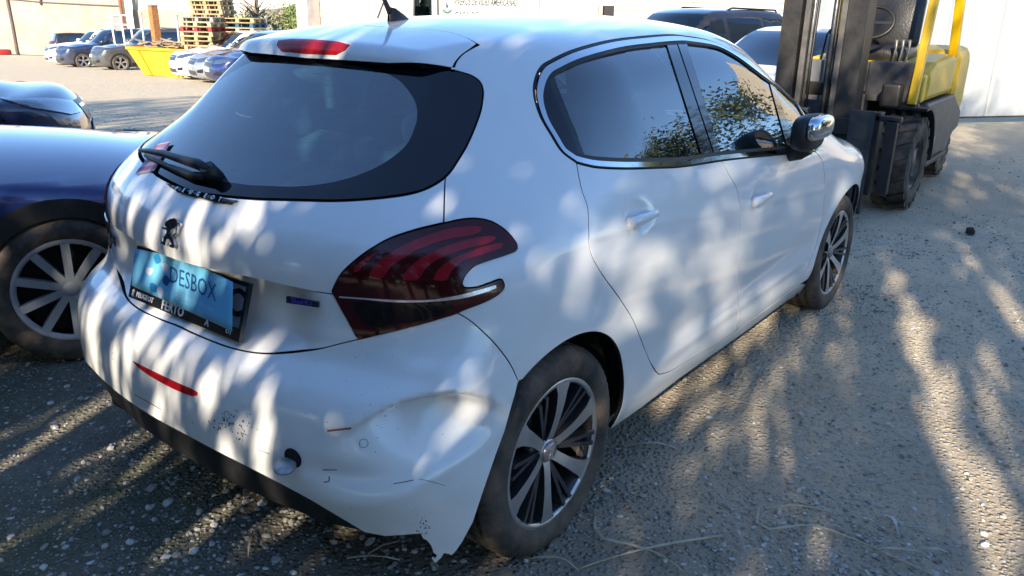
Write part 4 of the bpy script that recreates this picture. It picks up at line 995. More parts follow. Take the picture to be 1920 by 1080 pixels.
# loose stones: nobody could count them
ico = bmesh.new(); bmesh.ops.create_icosphere(ico, subdivisions=1, radius=1); IV = np.array([v.co[:] for v in ico.verts]); IF = np.array([[v.index for v in f.verts] for f in ico.faces]); ico.free()
def stones(name, n, smin, smax, mat, seed, area, flat=.55, power=2.2):
    r = np.random.RandomState(seed); Vs = []; Fs_ = []; k = 0; cam2 = CAM[:2]
    while k < n:
        x, y = r.uniform(area[0], area[1]), r.uniform(area[2], area[3]); d = math.hypot(x-cam2[0], y-cam2[1])
        cl = .5+.5*math.sin(x*3.1+1.7*math.sin(y*2.3))*math.sin(y*3.7+1.3*math.sin(x*1.9))
        if r.rand() > min(1, (2.2/max(d, .5))**1.3)*(.12+.88*cl**2.2): continue
        s = smin+(smax-smin)*r.rand()**power
        v = IV*(1+r.normal(0, .16, (len(IV), 1)))*np.array([s*r.uniform(.75, 1.4), s*r.uniform(.7, 1.1), s*flat*r.uniform(.7, 1.2)])
        a = r.rand()*6.28; c, sn = math.cos(a), math.sin(a); v = np.stack([v[:, 0]*c-v[:, 1]*sn, v[:, 0]*sn+v[:, 1]*c, v[:, 2]], -1)
        v += [x, y, float(gz(np.float64(x), np.float64(y)))+s*flat*.35]; Vs.append(v); Fs_.append(IF+k*len(IV)); k += 1
    me = bpy.data.meshes.new(name); me.from_pydata(np.vstack(Vs).tolist(), [], np.vstack(Fs_).tolist()); me.update()
    return tag(link(name, me, mat), kind='stuff')
def stone_mat(name, a, b_, c):
    m, n, b = nodes(name); setp(b, Roughness=.85); g = n.nodes.new('ShaderNodeNewGeometry'); rp_ = n.nodes.new('ShaderNodeValToRGB')
    rp_.color_ramp.elements[0].color = rgb(a); rp_.color_ramp.elements[1].color = rgb(c); e = rp_.color_ramp.elements.new(.55); e.color = rgb(b_)
    n.links.new(g.outputs['Random Per Island'], rp_.inputs[0]); n.links.new(rp_.outputs[0], b.inputs['Base Color']); return m
STONE = stone_mat('grey_stone', (.13, .12, .10), (.24, .225, .20), (.46, .45, .43)); STONEP = stone_mat('pale_stone', (.28, .26, .23), (.40, .38, .35), (.58, .57, .55))
STONEM = stone_mat('buff_stone', (.22, .19, .15), (.36, .32, .27), (.56, .53, .48))
stones('gravel', 15000, .0025, .009, STONE, 1, (-2.2, 4.5, -2.8, 2.6)); stones('gravel', 2600, .003, .008, STONEP, 2, (-2.0, 3.5, -2.6, 2.4), .6)
stones('gravel', 190, .007, .015, STONEP, 3, (-1.8, 2.6, -2.4, 1.8), .6); stones('gravel', 2600, .004, .012, STONE, 7, (1.0, 9, -4.5, 1.5)); stones('gravel', 6500, .003, .009, STONEM, 21, (.1, 5.5, -3.2, -.4)); stones('gravel', 420, .007, .014, STONEM, 22, (.1, 4.5, -3.0, -.6)); stones('gravel', 1500, .008, .02, STONE, 8, (0, 9, 4, 12))
stones('gravel', 800, .004, .011, STONEP, 11, (-1.4, -.1, -.9, 1.2), .6); stones('gravel', 90, .008, .018, STONEP, 12, (-1.3, -.3, -.6, 1.3), .6)
# dry cane leaves and stalks lying about
STRAW = pm('dry_leaf', (.56, .45, .27), .7, c2=(.66, .57, .40), scale=25); STRAWG = pm('bleached_leaf', (.64, .61, .54), .7, var=.25, scale=25)
def leaf(px, wd, mat, label, lift=.012, curl=.0):
    P = [np.array([*gp(p, .0), 0]) for p in px]; P = spline(P, .03); n = len(P); V = []
    for i, p in enumerate(P):
        t = (P[min(i+1, n-1)]-P[max(i-1, 0)]); t /= np.linalg.norm(t); s = np.array([-t[1], t[0], 0]); u = i/(n-1); w = wd*(.25+.75*math.sin(math.pi*min(1, u*1.15+.08)))
        z = float(gz(np.float64(p[0]), np.float64(p[1])))+.006+lift*math.sin(u*math.pi)
        V += [p+s*w+[0, 0, z+.004], p+[0, 0, z], p-s*w+[0, 0, z+.004]]
    Fc = [(3*i+k, 3*i+k+1, 3*i+k+4, 3*i+k+3) for i in range(n-1) for k in (0, 1)]
    o = mesh('dry_leaf', V, Fc, mat, None, True); o.modifiers.new('t', 'SOLIDIFY').thickness = .0005
    return tag(o, label, 'leaf', 'dry leaves on the gravel')
leaf([(1353, 1010), (1300, 1022), (1240, 1035), (1150, 1058), (1085, 1075)], 0.0045, STRAW, 'long straight straw stalk lying on the gravel by the rear wheel')
leaf([(1117, 965), (1116, 1000), (1130, 1022), (1180, 1035), (1240, 1052), (1280, 1078)], 0.0053, STRAW, 'bent tan leaf lying against the rear tyre')
leaf([(985, 1053), (1020, 1055), (1060, 1062), (1085, 1078)], 0.0038, STRAW, 'short tan leaf poking out from under the rear tyre')
leaf([(1190, 833), (1220, 834), (1270, 840)], 0.0045, STRAWG, 'short pale leaf on the soil beside the rear wheel')
leaf([(1355, 735), (1375, 750), (1400, 755), (1430, 756)], 0.0053, STRAW, 'curled tan leaf on the gravel below the sill')
leaf([(1440, 953), (1480, 950), (1540, 957), (1560, 960)], 0.0038, STRAW, 'folded straw blade on the damp soil')
leaf([(1424, 950), (1420, 985), (1440, 998), (1520, 990), (1600, 1015), (1680, 1050), (1750, 1080)], 0.0038, STRAW, 'long thin curved stalk lying across the damp soil')
leaf([(1650, 962), (1672, 972), (1686, 1005)], 0.0059, STRAWG, 'pale curved leaf blade standing out on dark soil')
leaf([(1645, 1029), (1690, 1035), (1720, 1034)], 0.0030, STRAWG, 'thin grey blade on the greenish soil patch')
leaf([(1730, 1030), (1755, 1035), (1780, 1037)], 0.0045, STRAWG, 'short stiff grey leaf near the sunlit strip')
leaf([(1700, 985), (1730, 992), (1743, 990)], 0.0023, STRAWG, 'tiny pale blade on dark soil')
leaf([(475, 1000), (470, 1020), (466, 1045)], 0.0045, STRAW, 'small brown stick standing in the gravel behind the bumper')
leaf([(650, 1050), (700, 1052), (750, 1055)], 0.0030, STRAWG, 'thin grey stalk in the shade below the bumper')
leaf([(690, 1042), (720, 1030), (748, 1023), (752, 1010)], 0.0030, STRAW, 'hooked straw in the shade below the torn bumper')
# ---------------------------------------------------------------- block wall, gate, rendered wall
BLOCK = pm('concrete_block', (.58, .50, .39), .9, c2=(.48, .42, .34), scale=3, bump=.4, bscale=50); BLOCKG = pm('grey_block', (.42, .40, .37), .9, var=.15, scale=4, bump=.4, bscale=50); MORT = pm('mortar', (.40, .35, .29), .95)
def wall_frame(a, b):
    a, b = np.array(a), np.array(b); d = b-a; L = np.linalg.norm(d); return a, d/L, L
def block_wall(a, b, z0, z1, h, label, bw=.4, bh=.2, detail=True, zvis=(1.9, 2.9)):
    """row of hollow blocks; a -> b runs left to right seen from the yard"""
    a, d, L = wall_frame(a, b); n = np.array([d[1], -d[0]]); ang = math.atan2(d[1], d[0])
    root = empty('block_wall', (a[0], a[1], ZB), ang, label, 'wall')
    mb = MB(); mb.box((L/2, .10, h/2), (L, .16, h)); mb.build('wall_core', MORT, root)
    me = None; r = random.Random(9); k = 0; low = MB(); row = 0; z = 0.
    while z < h-.05:
        x = -(row % 2)*bw/2
        while x < L-.05:
            x0, x1 = max(x, 0)+.005, min(x+bw, L)-.005
            if x1-x0 > .06:
                if detail and zvis[0] < z < zvis[1] and k < 290:
                    m = MB(); m.box(((x0+x1)/2, .008+r.uniform(-.004, .004), z+bh/2), (x1-x0, .03, bh-.01)); m.build('block', BLOCK if r.random() > .12 else BLOCKG, root); k += 1
                else: low.box(((x0+x1)/2, .008, z+bh/2), (x1-x0, .03, bh-.01))
            x += bw
        z += bh; row += 1
    if low.V: tag(low.build('block_courses', BLOCK, root), kind='stuff')
    return root
ZB = -1.0; A0, A1 = at(556, 27.0), at(1500, 18.)
block_wall(A0, A1, 0, 3.4, 3.4, 'sunlit beige concrete block wall running behind the pickup and the black estate', .4, .2)
pr = MB(); c, s_ = at(568, 26.4); pr.box((c, s_, 1.4), (.5, .5, 4.8), Matrix.Rotation(math.atan2(A1[1]-A0[1], A1[0]-A0[0]), 3, 'Z')); tag(pr.build('wall_pier', pm('pier_render', (.60, .53, .43), .9, c2=(.40, .37, .36), scale=2.5, bump=.3)), 'chipped rendered pier at the end of the block wall beside the scrub', 'pier')
GATEW = pm('white_gate_paint', (.34, .36, .37), .5, c2=(.28, .30, .31), scale=1.3, bump=.35, bscale=3.2, bdist=.03)
g0, g1 = np.array(at(1478, 12.9)), np.array(gp((1920, 230.)))
gd = (g1-g0)/np.linalg.norm(g1-g0); gang = math.atan2(gd[1], gd[0]); gate_o = empty('metal_gate', (g0[0], g0[1], -.2), gang, 'tall white sheet-metal gate of vertical panels behind the forklift', 'gate')
gl0 = np.linalg.norm(g1-g0); pw = 1.02; k = 0; x = -.0
off0 = (np.array(gp((1801, 226.)))-g0)@gd
x = off0-pw*5
while x < gl0+3.0:
    if x+pw > .0:
        mb = MB(); mb.prism([(max(x, 0)+.012, 0), (x+pw-.012, 0), (x+pw-.012, -.018), (x+pw-.05, -.030), (max(x, 0)+.05, -.030), (max(x, 0)+.012, -.018)], .04, 3.6, 'xy'); mb.build('gate_panel', GATEW, gate_o)
        mb = MB(); mb.box((x+pw, -.02, 1.82), (.018, .03, 3.56)); mb.build('cover_strip', pm('strip_white', (.46, .46, .45), .4), gate_o)
    x += pw
mb = MB(); mb.box((gl0/2+1.5, .03, .03), (gl0+3.2, .05, .05)); mb.build('bottom_rail', pm('rail_dark', (.05, .045, .04), .7, var=.4), gate_o)
pp = on(np.array((1888, 8)), 2, 1.60); e = np.array([(pp[0]-g0[0])*gd[0]+(pp[1]-g0[1])*gd[1]]); rnd = random.Random(3)
tt = (np.array(at(1890, 11.4))-g0)@gd
mb = MB(); mb.add([(tt+.17*math.cos(t)*rnd.uniform(.6, 1.2), -.0335, 1.55+.10*math.sin(t)*rnd.uniform(.6, 1.2)) for t in np.linspace(0, 6.28, 14)[:-1]], [tuple(range(13))]); mb.build('peeled_paint', pm('primer_patch', (.62, .50, .27), .8, var=.2, scale=30), gate_o, fix=False)
e1 = g1+gd*3.2
block_wall(tuple(e1), tuple(e1+gd*9), 0, 8.5, 8.5, 'high sunlit block wall continuing beyond the white gate', .4, .2, False)
# rendered building on the left
RENDER = pm('old_render', (.36, .315, .24), .9, c2=(.27, .235, .18), scale=.9, bump=.25, bscale=18, detail=8); RENDERW = pm('pale_render', (.56, .51, .42), .9, var=.10, scale=1.2, bump=.2, bscale=18); RENDERG = pm('grey_render', (.50, .48, .45), .9, var=.1, scale=1.5)
def slab(name, a, b, z0, z1, th, mat, parent=None, push=0.):
    a, d, L = wall_frame(a, b); m = MB(); ang = math.atan2(d[1], d[0]); c = a+d*L/2+np.array([-d[1], d[0]])*(th/2+push)
    m.box((c[0], c[1], (z0+z1)/2), (L, th, z1-z0), Matrix.Rotation(ang, 3, 'Z')); return m.build(name, mat, parent)
wa, wb_, wc = np.array(gp((-60, 101.5))), np.array(gp((242, 107.5))), np.array(at(640, 30))
wa2 = wa-(wb_-wa)*.6
bld = empty('rendered_building', (0, 0, 0), 0, 'weathered beige rendered building with drainpipe along the far side of the yard', 'building')
slab('wall', wa2, wb_, -2.5, 1.42, .3, RENDER, bld); slab('upper_wall', wa2+(wb_-wa2)*.62, wb_, 1.421, 5, .3, RENDERG, bld, .05); slab('upper_wall', wa2, wa2+(wb_-wa2)*.619, 1.421, 5, .3, RENDER, bld, .0)
def on_wall(px, push=-.06):
    d = wb_-wa; n_ = np.array([d[1], -d[0]])/np.linalg.norm(d); r_ = ray(np.array(px, float)); t = ((wa+n_*(-push)-CAM[:2])@n_)/(r_[:2]@n_); return CAM+r_*t
PIPE = pm('brown_pipe', (.11, .075, .065), .6, var=.3); RUSTP = pm('rusty_post', (.26, .10, .055), .8, c2=(.16, .06, .04), scale=12)
mb = MB(); mb.tube([on_wall((10, -30)), on_wall((14, 0)), on_wall((24, 50)), on_wall((32, 95)), on_wall((35, 104))], .11, 8); mb.build('drainpipe', PIPE, bld)
mb = MB(); mb.tube([on_wall((14, -2)), on_wall((76, 4)), on_wall((150, 8)), on_wall((226, 11.5))], .045, 6); mb.build('cable', PIPE, bld)
mb = MB(); mb.tube([on_wall((75, -20)), on_wall((77, 9))], .09, 6); mb.build('downpipe_stub', PIPE, bld)
low2 = empty('white_building', (0, 0, 0), 0, 'pale rendered building beyond the rusty post, behind the pallets', 'building')
wd_ = wb_+np.array(HF)*1.6
slab('wall', wd_, at(470, 55), -3, 5, .3, RENDERW, low2); q_ = np.array(at(470, 55)); slab('plinth', wd_-np.array(HF)*.12, q_-np.array(HF)*.12, -3, .75, .1, RENDER, low2)
mb = MB(); p0, p1 = on_wall((222, -40), -.25), on_wall((234, 60), -.25); p2 = np.array([p1[0]+(p1[0]-p0[0])*.0, p1[1], 0]); mb.tube([p0, on_wall((224, 0), -.25), p1, (p1[0], p1[1], -2)], .11, 8); tag(mb.build('rusty_post', RUSTP), 'rusty red steel post at the corner of the beige building', 'post')
x_, y_ = at(276, 33); mb = MB(); mb.box((x_, y_, .0), (.26, .26, 2.5)); mb.box((x_, y_, 1.262), (.30, .30, .03)); tag(mb.build('orange_post', pm('orange_rust', (.40, .17, .05), .8, c2=(.20, .08, .03), scale=14)), 'squat orange rusty post standing behind the grey estate roof', 'post')
# white metal frame leaning by the wall
fr_ = empty('scaffold_frame', (*at(213, 36), -1.35), R(-50), 'white tubular metal frame standing behind the parked cars', 'frame'); WP = pm('white_tube', (.75, .75, .73), .5, var=.2, scale=20)
for xx in (-.36, .06, .42): m_ = MB(); m_.bar((xx, 0, 0), (xx-.06, 0, 2.2), .06); m_.build('upright', WP, fr_)
for zz in (.6, 1.8, 2.18): m_ = MB(); m_.bar((-.42, .05, zz), (.40, .05, zz), .05); m_.build('cross_bar', WP, fr_)
m_ = MB(); m_.box((-.2, .09, 1.85), (.3, .02, .6)); m_.build('grey_sheet', pm('grey_sheet', (.2, .2, .2), .6), fr_)
# ================================================================ other parked cars
class CarShape:
    """coarse implicit car body: x forward from the rear axle"""
    def __init__(s, wb=2.6, ro=.8, fo=.85, h=1.5, w=1.8, hood=.98, nose=.72, belt=.98, wst=1.35, wsb=2.15, rgt=-.2, rgb_=-.65, crown=.07, kr=.07):
        s.__dict__.update(locals())
        xs = [-ro-.02, rgb_, rgt, rgt+.10, rgt+.35, wst-.55, wst-.1, wst+.08, wsb, wsb+.12, wsb+.5, wb+.35, wb+fo-.1, wb+fo+.05]
        zs = [belt-.08, belt+.04, h-.06, h-.030, h-.008, h, h-.022, h-.07, hood+.03, hood+.0, hood-.025, hood-.09, nose+.06, nose-.1]
        s.xs, s.zs = xs, zs
    def f(s, p):
        x, y, z = p[..., 0], p[..., 1], p[..., 2]; ay = np.abs(y)
        W = s.w/2*ci(x, [-s.ro-.05, -s.ro+.3, .1, .6, s.wb-.5, s.wb, s.wb+s.fo-.3, s.wb+s.fo], [.82, .95, .995, 1, 1, .99, .91, .72])
        t = ci(z, [.15, .3, .5, .72, .9, s.belt+.02, s.h-.15, s.h], [.08, .03, .015, 0, .012, .055, .205, .30])
        a = (ay-W+t)*.94
        zc = ci(x+.30*ay*ay*sst(s.wst-.3, s.wst+.3, x)-.25*ay*ay*sst(.3, -.2, x), s.xs, s.zs)-s.crown*ay*ay
        c = (z-zc)*.85
        b = -s.ro+.10*sst(.6, .2, z)+.25*ay*ay-x
        d = x-(s.wb+s.fo)+.10*sst(.55, .9, z)+.06*sst(.4, .15, z)+.30*ay*ay
        return smax(smax(smax(smax(a, c, s.kr), b, .12), d, .14), .19-z, .06)
class PAxis:                                         # rays from a line along the car's middle
    pass
def half_dirs(al, ph): return np.stack([np.sin(al), -np.cos(al)*np.cos(ph), np.cos(al)*np.sin(ph)], -1)
def car_skin(S, nx=58, nf=30, arches=True, rad=.352):
    x0, x1, zc_ = -S.ro+.55, S.wb+S.fo-.55, .62
    U = [(x0, a) for a in np.linspace(-math.pi/2, -.12, 12)]+[(x, 0) for x in np.linspace(x0, x1, nx)]+[(x1, a) for a in np.linspace(.12, math.pi/2, 12)]
    ph = np.concatenate([np.linspace(-math.pi/2, 0, nf//2), np.linspace(0, math.pi/2, nf)[1:]]); ph = np.concatenate([ph, (math.pi-ph)[::-1][1:-1]])
    O = []; A = []
    for x, a in U:
        for f in ph: O.append((x, 0, zc_)); A.append((a, f))
    A = np.array(A); X = hit_in(np.array(O, float), half_dirs(A[:, 0], A[:, 1]), S.f, 2.2, 40); N = grad(X, S.f); m = len(ph); Fc = []
    for i in range(len(U)-1):
        for k in range(m):
            k1 = (k+1) % m; q = (i*m+k, i*m+k1, (i+1)*m+k1, (i+1)*m+k); c = X[list(q)].mean(0)
            if arches and abs(c[1]) > S.w/2-.22 and min(math.hypot(c[0], c[2]-.33), math.hypot(c[0]-S.wb, c[2]-.33)) < rad and c[2] < .8: continue
            e_ = np.cross(X[q[1]]-X[q[0]], X[q[3]]-X[q[0]]); Fc.append(q if e_@N[q[0]] > 0 or (abs(e_).max() < 1e-9) else q[::-1])
    return X, Fc, N
def arch_band(S, cx, sg, r0, r1, off=.006, a0=-12, a1=192, n=26):
    t = np.linspace(R(a0), R(a1), n); UV = np.array([(cx+r*math.cos(q), .33+r*math.sin(q)) for r in (r0, r1) for q in t]); O, D = PSide.rays(UV); X = hit_in(O, D, lambda p: S.f(p)-off, 2, 40); N = grad(X, S.f)
    X[:, 1] *= -sg; V = np.vstack([X, X-np.stack([N[:, 0], -sg*N[:, 1], N[:, 2]], -1)*.03]); Fc = []
    for i in range(n-1): Fc += [(i, i+1, n+i+1, n+i), (i, 2*n+i, 2*n+i+1, i+1), (n+i, n+i+1, 3*n+i+1, 3*n+i)]
    return V, Fc
FARGLASS = glassmat('far_glass', (.16, .20, .22), fmin=.14); CLEARFAR = glassmat('clear_far_glass', (.92, .97, .90), fmin=.06)
def wheel_obj(parent, x, y, sg, r, rimr, spokes, rimmat, wd=.21, dark=False):
    t = MB(); h = wd/2; t.lathe([(rimr, -h*.8), (rimr+.02, -h), (r-.03, -h), (r-.008, -h*.8), (r, -h*.5), (r, h*.5), (r-.008, h*.8), (r-.03, h), (rimr, h*.8)], n=40)
    w_ = t.build('wheel', TYRE, parent); w_.location = (x, y, r); w_.rotation_euler = (0, 0, 0 if sg < 0 else math.pi)
    b = MB(); b.lathe([(rimr+.004, -h*.82), (rimr-.014, -h*.86), (rimr-.022, -h*.7)], n=40)
    for k in range(spokes):
        a = 2*math.pi*k/spokes+.3; hw0, hw1 = .016, (.017 if spokes > 6 else .05); c_, s__ = math.cos(a), math.sin(a); rr_ = rimr-.012
        V = [(.03*c_-hw0*s__, -h*.62, .03*s__+hw0*c_), (.03*c_+hw0*s__, -h*.62, .03*s__-hw0*c_), (rr_*c_+hw1*s__, -h*.84, rr_*s__-hw1*c_), (rr_*c_-hw1*s__, -h*.84, rr_*s__+hw1*c_)]; V += [(q[0], q[1]+.03, q[2]) for q in V]
        b.add(V, [(0, 1, 2, 3), (0, 4, 5, 1), (1, 5, 6, 2), (2, 6, 7, 3), (3, 7, 4, 0)])
    b.lathe([(.0001, -h*.64), (.030, -h*.63), (.05, -h*.58), (.065, -h*.4)], n=20); b.build('rim', rimmat, w_)
    d = MB(); d.lathe([(rimr-.02, -h*.1), (.0001, -h*.05)], n=24); d.build('brake_backing', VOID, w_)
    return w_
PLATEW = pm('far_plate', (.70, .70, .68), .5); HEADL = glassmat('headlamp_glass', (.55, .6, .65), fmin=.30); HEADB = pm('headlamp_inner', (.55, .56, .58), .25, metal=.6, var=.5, scale=30); TAILR = pm('tail_red', (.40, .012, .02), .2, coat=1.)
RIMS = pm('silver_rim', (.42, .43, .44), .35, metal=.8, var=.2, scale=20); RIMD = pm('dusty_rim', (.26, .25, .23), .5, metal=.4, var=.3, scale=20)
def bg_car(name, label, loc, rz, S, mat, r=.33, rimr=.23, spokes=5, rimmat=RIMS, cladding=True, wins=((.35, 1.15), (1.22, 1.95)), head=True, grille=True, skip_left=False, rails=False, group=None, mirrors=True, hi=False, glass=None):
    FARGLASS = glass or MATS['far_glass']
    cx_, cy_ = loc[0]+math.cos(rz)*S.wb/2, loc[1]+math.sin(rz)*S.wb/2; root = empty(name, (loc[0], loc[1], fall(cx_, cy_)), rz, label, 'car', group)
    X, Fc, N = car_skin(S, 96 if hi or glass else 56, 48 if hi or glass else 28)
    if glass:                                        # real openings behind the panes
        def open_(q):
            c = X[list(q)].mean(0); top = float(ci(np.array(c[0]), S.xs, S.zs))
            if S.belt+.06 < c[2] < min(S.h-.15, top-.17) and abs(c[1]) > .5 and any(a+.04 < c[0] < b-.04 for a, b in wins): return True
            xx = c[0]+.30*c[1]**2; return S.wst+.12 < xx < S.wsb-.08 and abs(c[1]) < S.w/2-.30 and c[2] > S.belt
        Fc = [q for q in Fc if not open_(q)]
    mesh('body', X, Fc, mat, root, True, N)
    fr_ = S.f; P2 = lambda nm, lp, par, mt, off, h=.07, th=.0, mir=False: panel(nm, np.array(lp), par, fr_, mt, root, h, 0, th, off, mirror=mir)
    zt, zb = S.h-.115, S.belt+.03
    # windscreen and rear window laid on the roof line
    def ribbon(nm, x0, x1, yb, yt, mt):
        V = []; n = 8; m = 10; Fc2 = []
        for i in range(n+1):
            t = i/n; x = x0+(x1-x0)*t; yw = yb+(yt-yb)*t
            for k in range(m+1):
                y = -yw+2*yw*k/m; xx = x-.30*y*y*(1 if x0 > S.wst else 0)+.22*y*y*(0 if x0 > S.wst else 1); V.append((xx, y, .6))
        V = np.array(V); Xh = hit_in(V, np.tile([0, 0, 1.], (len(V), 1)), lambda p: fr_(p)-.005, 1.4, 40)
        for i in range(n):
            for k in range(m): Fc2.append((i*(m+1)+k, i*(m+1)+k+1, (i+1)*(m+1)+k+1, (i+1)*(m+1)+k))
        return mesh(nm, Xh, Fc2, mt, root, True)
    ribbon('windscreen', S.wsb-.03, S.wst+.06, S.w/2-.17, S.w/2-.30, FARGLASS)
    ribbon('rear_window', S.rgb_+.03, S.rgt-.02, S.w/2-.22, S.w/2-.33, FARGLASS)
    xs, zs = S.xs, S.zs
    for a, b in wins:
        lp = []
        for x in np.linspace(a, b, 8): lp.append((x, zb+.0))
        for x in np.linspace(b, a, 10): lp.append((x, min(zt, float(ci(np.array(x), xs, zs))-.135)))
        lp = [q for q in lp if q[1] >= zb-.001]
        P2('side_window', lp, PSide, FARGLASS, .004, .08, 0, True)
    P2('window_trim', [(wins[0][0]-.03, zb-.03), (wins[-1][1]+.08, zb-.03), (wins[-1][1]+.06, zb-.012), (wins[0][0]-.03, zb-.012)], PSide, SEAL_GAP, .005, .08, .004, True)
    for k_, xg in enumerate(((wins[0][1]+wins[1][0])/2, wins[-1][1]+.12)):
        P2('door_gap', [(xg-.004, .36), (xg+.004, .36), (xg+.004, zb-.04-.12*k_), (xg-.004, zb-.04-.12*k_)], PSide, SEAL_GAP, .002, .1, 0, True)
    P2('sill_strip', [(.42, .22), (S.wb-.42, .22), (S.wb-.42, .33), (.42, .33)], PSide, BLACKP if cladding else mat, .008, .1, .01, True)
    F2 = type('PF', (), {'rays': staticmethod(lambda uv, c=S.wb+S.fo-1.0: (np.stack([np.full(len(uv), c), np.zeros(len(uv)), uv[:, 1]], -1), np.stack([np.cos(uv[:, 0]), np.sin(uv[:, 0]), np.zeros(len(uv))], -1)))})
    R2 = type('PR', (), {'rays': staticmethod(lambda uv, c=-S.ro+1.0: (np.stack([np.full(len(uv), c), np.zeros(len(uv)), uv[:, 1]], -1), np.stack([-np.cos(uv[:, 0]), -np.sin(uv[:, 0]), np.zeros(len(uv))], -1)))})
    n_ = S.nose
    if head:
        for sg in (-1, 1):
            hl_ = P2('headlamp', [(sg*.40, n_-.06), (sg*.65, n_-.05), (sg*.98, n_+.04), (sg*1.10, n_+.11), (sg*.74, n_+.085), (sg*.42, n_+.03)], F2, HEADB, .004, .06, .01)[0]
            o = P2('headlamp_lens', [(sg*.40, n_-.06), (sg*.65, n_-.05), (sg*.98, n_+.04), (sg*1.10, n_+.11), (sg*.74, n_+.085), (sg*.42, n_+.03)], F2, HEADL, .012, .06, 0)[0]; o.parent = hl_
            P2('fog_recess', [(sg*.45, .36), (sg*.68, .36), (sg*.70, .47), (sg*.47, .43)], F2, BLACKP, .004, .08, 0)
        P2('grille', [(-.32, n_-.13), (.32, n_-.13), (.38, n_+.03), (-.38, n_+.03)], F2, pm('grille_black', (.015, .015, .016), .4, c2=(.10, .10, .10), scale=60), .005, .06, .01)
        P2('grille_bar', [(-.34, n_-.03), (.34, n_-.03), (.345, n_-.005), (-.345, n_-.005)], F2, CHROME, .010, .06, .006)
        P2('lower_grille', [(-.42, .28), (.42, .28), (.38, .40), (-.38, .40)], F2, pm('grille_black', (.015, .015, .016), .4), .005, .06, 0)
        P2('number_plate', [(-.21, n_-.27), (.21, n_-.27), (.21, n_-.17), (-.21, n_-.17)], F2, PLATEW, .016, .08, .008)
    for sg in (-1, 1):
        P2('tail_lamp', [(sg*.50, S.belt-.22), (sg*.74, S.belt-.20), (sg*.98, S.belt-.10), (sg*.98, S.belt-.04), (sg*.70, S.belt-.05), (sg*.50, S.belt-.10)], R2, TAILR, .006, .06, .008)
    P2('rear_plate', [(-.26, S.belt-.36), (.26, S.belt-.36), (.26, S.belt-.25), (-.26, S.belt-.25)], R2, PLATEW, .012, .08, .006)
    P2('rear_skirt', [(-.75, .24), (.75, .24), (.75, .46), (-.75, .46)], R2, BLACKP, .006, .1, .006)
    for cx in (0, S.wb):
        for sg in (-1, 1):
            V, Fc2 = arch_band(S, cx, sg, .312, .392); mesh('wheel_arch', V, Fc2, BLACKP if cladding else mat, root)
            wheel_obj(root, cx, sg*(S.w/2-.115), sg, r, rimr, spokes, rimmat)
            V = []; 
            for q in np.linspace(R(-30), R(210), 20): V += [(cx+.36*math.cos(q), sg*(S.w/2-.03), .33+.36*math.sin(q)), (cx+.36*math.cos(q), sg*(S.w/2-.40), .33+.36*math.sin(q))]
            V.append((cx, sg*(S.w/2-.40), .2)); mesh('arch_liner', V, [(2*i, 2*i+1, 2*i+3, 2*i+2) for i in range(19)]+[(2*i+1, 2*i+3, 40) for i in range(19)], VOID, root)
    m_ = MB(); m_.box((S.wb/2, 0, .26), (S.wb-.8, S.w-.3, .1)); m_.box((S.wb/2, 0, .3), (S.wb+1.2, S.w-1.0, .1)); m_.build('underbody', VOID, root)
    m_ = MB(); pad(m_, (S.wst/2+.1, 0, (S.belt+.25)/2), (S.wst+.35, S.w-.35, S.belt-.35), .08); m_.build('cabin_trim', INNER, root)
    for y in (-.36, .36):
        m_ = MB(); pad(m_, (S.wst-.45, y, 1.02), (.13, .46, .5), .05, R(-14)); pad(m_, (S.wst-.56, y, 1.30), (.09, .25, .17), .04, R(-10)); m_.build('seat', INNER, root)
    if mirrors:
        for sg in (-1, 1):
            o = blob('mirror', [((S.wsb-.32, sg*(S.w/2+.08), S.belt+.05), (0, .085, 0), (0, 0, .07), .8), ((S.wsb-.24, sg*(S.w/2+.08), S.belt+.05), (0, .09, 0), (0, 0, .075), .8), ((S.wsb-.17, sg*(S.w/2+.07), S.belt+.05), (0, .05, 0), (0, 0, .045), .8)], mat, root, 12)
            m_ = MB(); m_.bar((S.wsb-.22, sg*(S.w/2-.07), S.belt+.01), (S.wsb-.22, sg*(S.w/2+.05), S.belt+.0), .05, .03); m_.build('mirror_foot', BLACKP, root)
    if rails:
        for sg in (-1, 1):
            m_ = MB(); yy = sg*(S.w/2-.36); m_.tube([(S.rgt+.15, yy, S.h-.09), (S.rgt+.22, yy, S.h-.015), (S.wst-.6, yy, S.h+.01), (S.wst-.38, yy, S.h-.07)], .016, 6); m_.build('roof_rail', BLACKP, root)
    return root
SUV = dict(wb=2.66, ro=.80, fo=.90, h=1.63, w=1.82, hood=1.06, nose=.82, belt=1.06, wst=1.42, wsb=2.10, rgt=-.42, rgb_=-.70)
HAT = dict(wb=2.62, ro=.80, fo=.88, h=1.47, w=1.80, hood=.96, nose=.70, belt=.97, wst=1.40, wsb=2.20, rgt=-.22, rgb_=-.66)
SED = dict(wb=2.75, ro=.95, fo=.90, h=1.44, w=1.82, hood=.95, nose=.70, belt=.96, wst=1.38, wsb=2.22, rgt=-.05, rgb_=-.62)
def place_by_wheel(px, off, rz):
    """root position so that car-frame ground point off lands on the photo's ground pixel"""
    g = np.array(gp(px)); c, s_ = math.cos(rz), math.sin(rz); return g-np.array([c*off[0]-s_*off[1], s_*off[0]+c*off[1]])
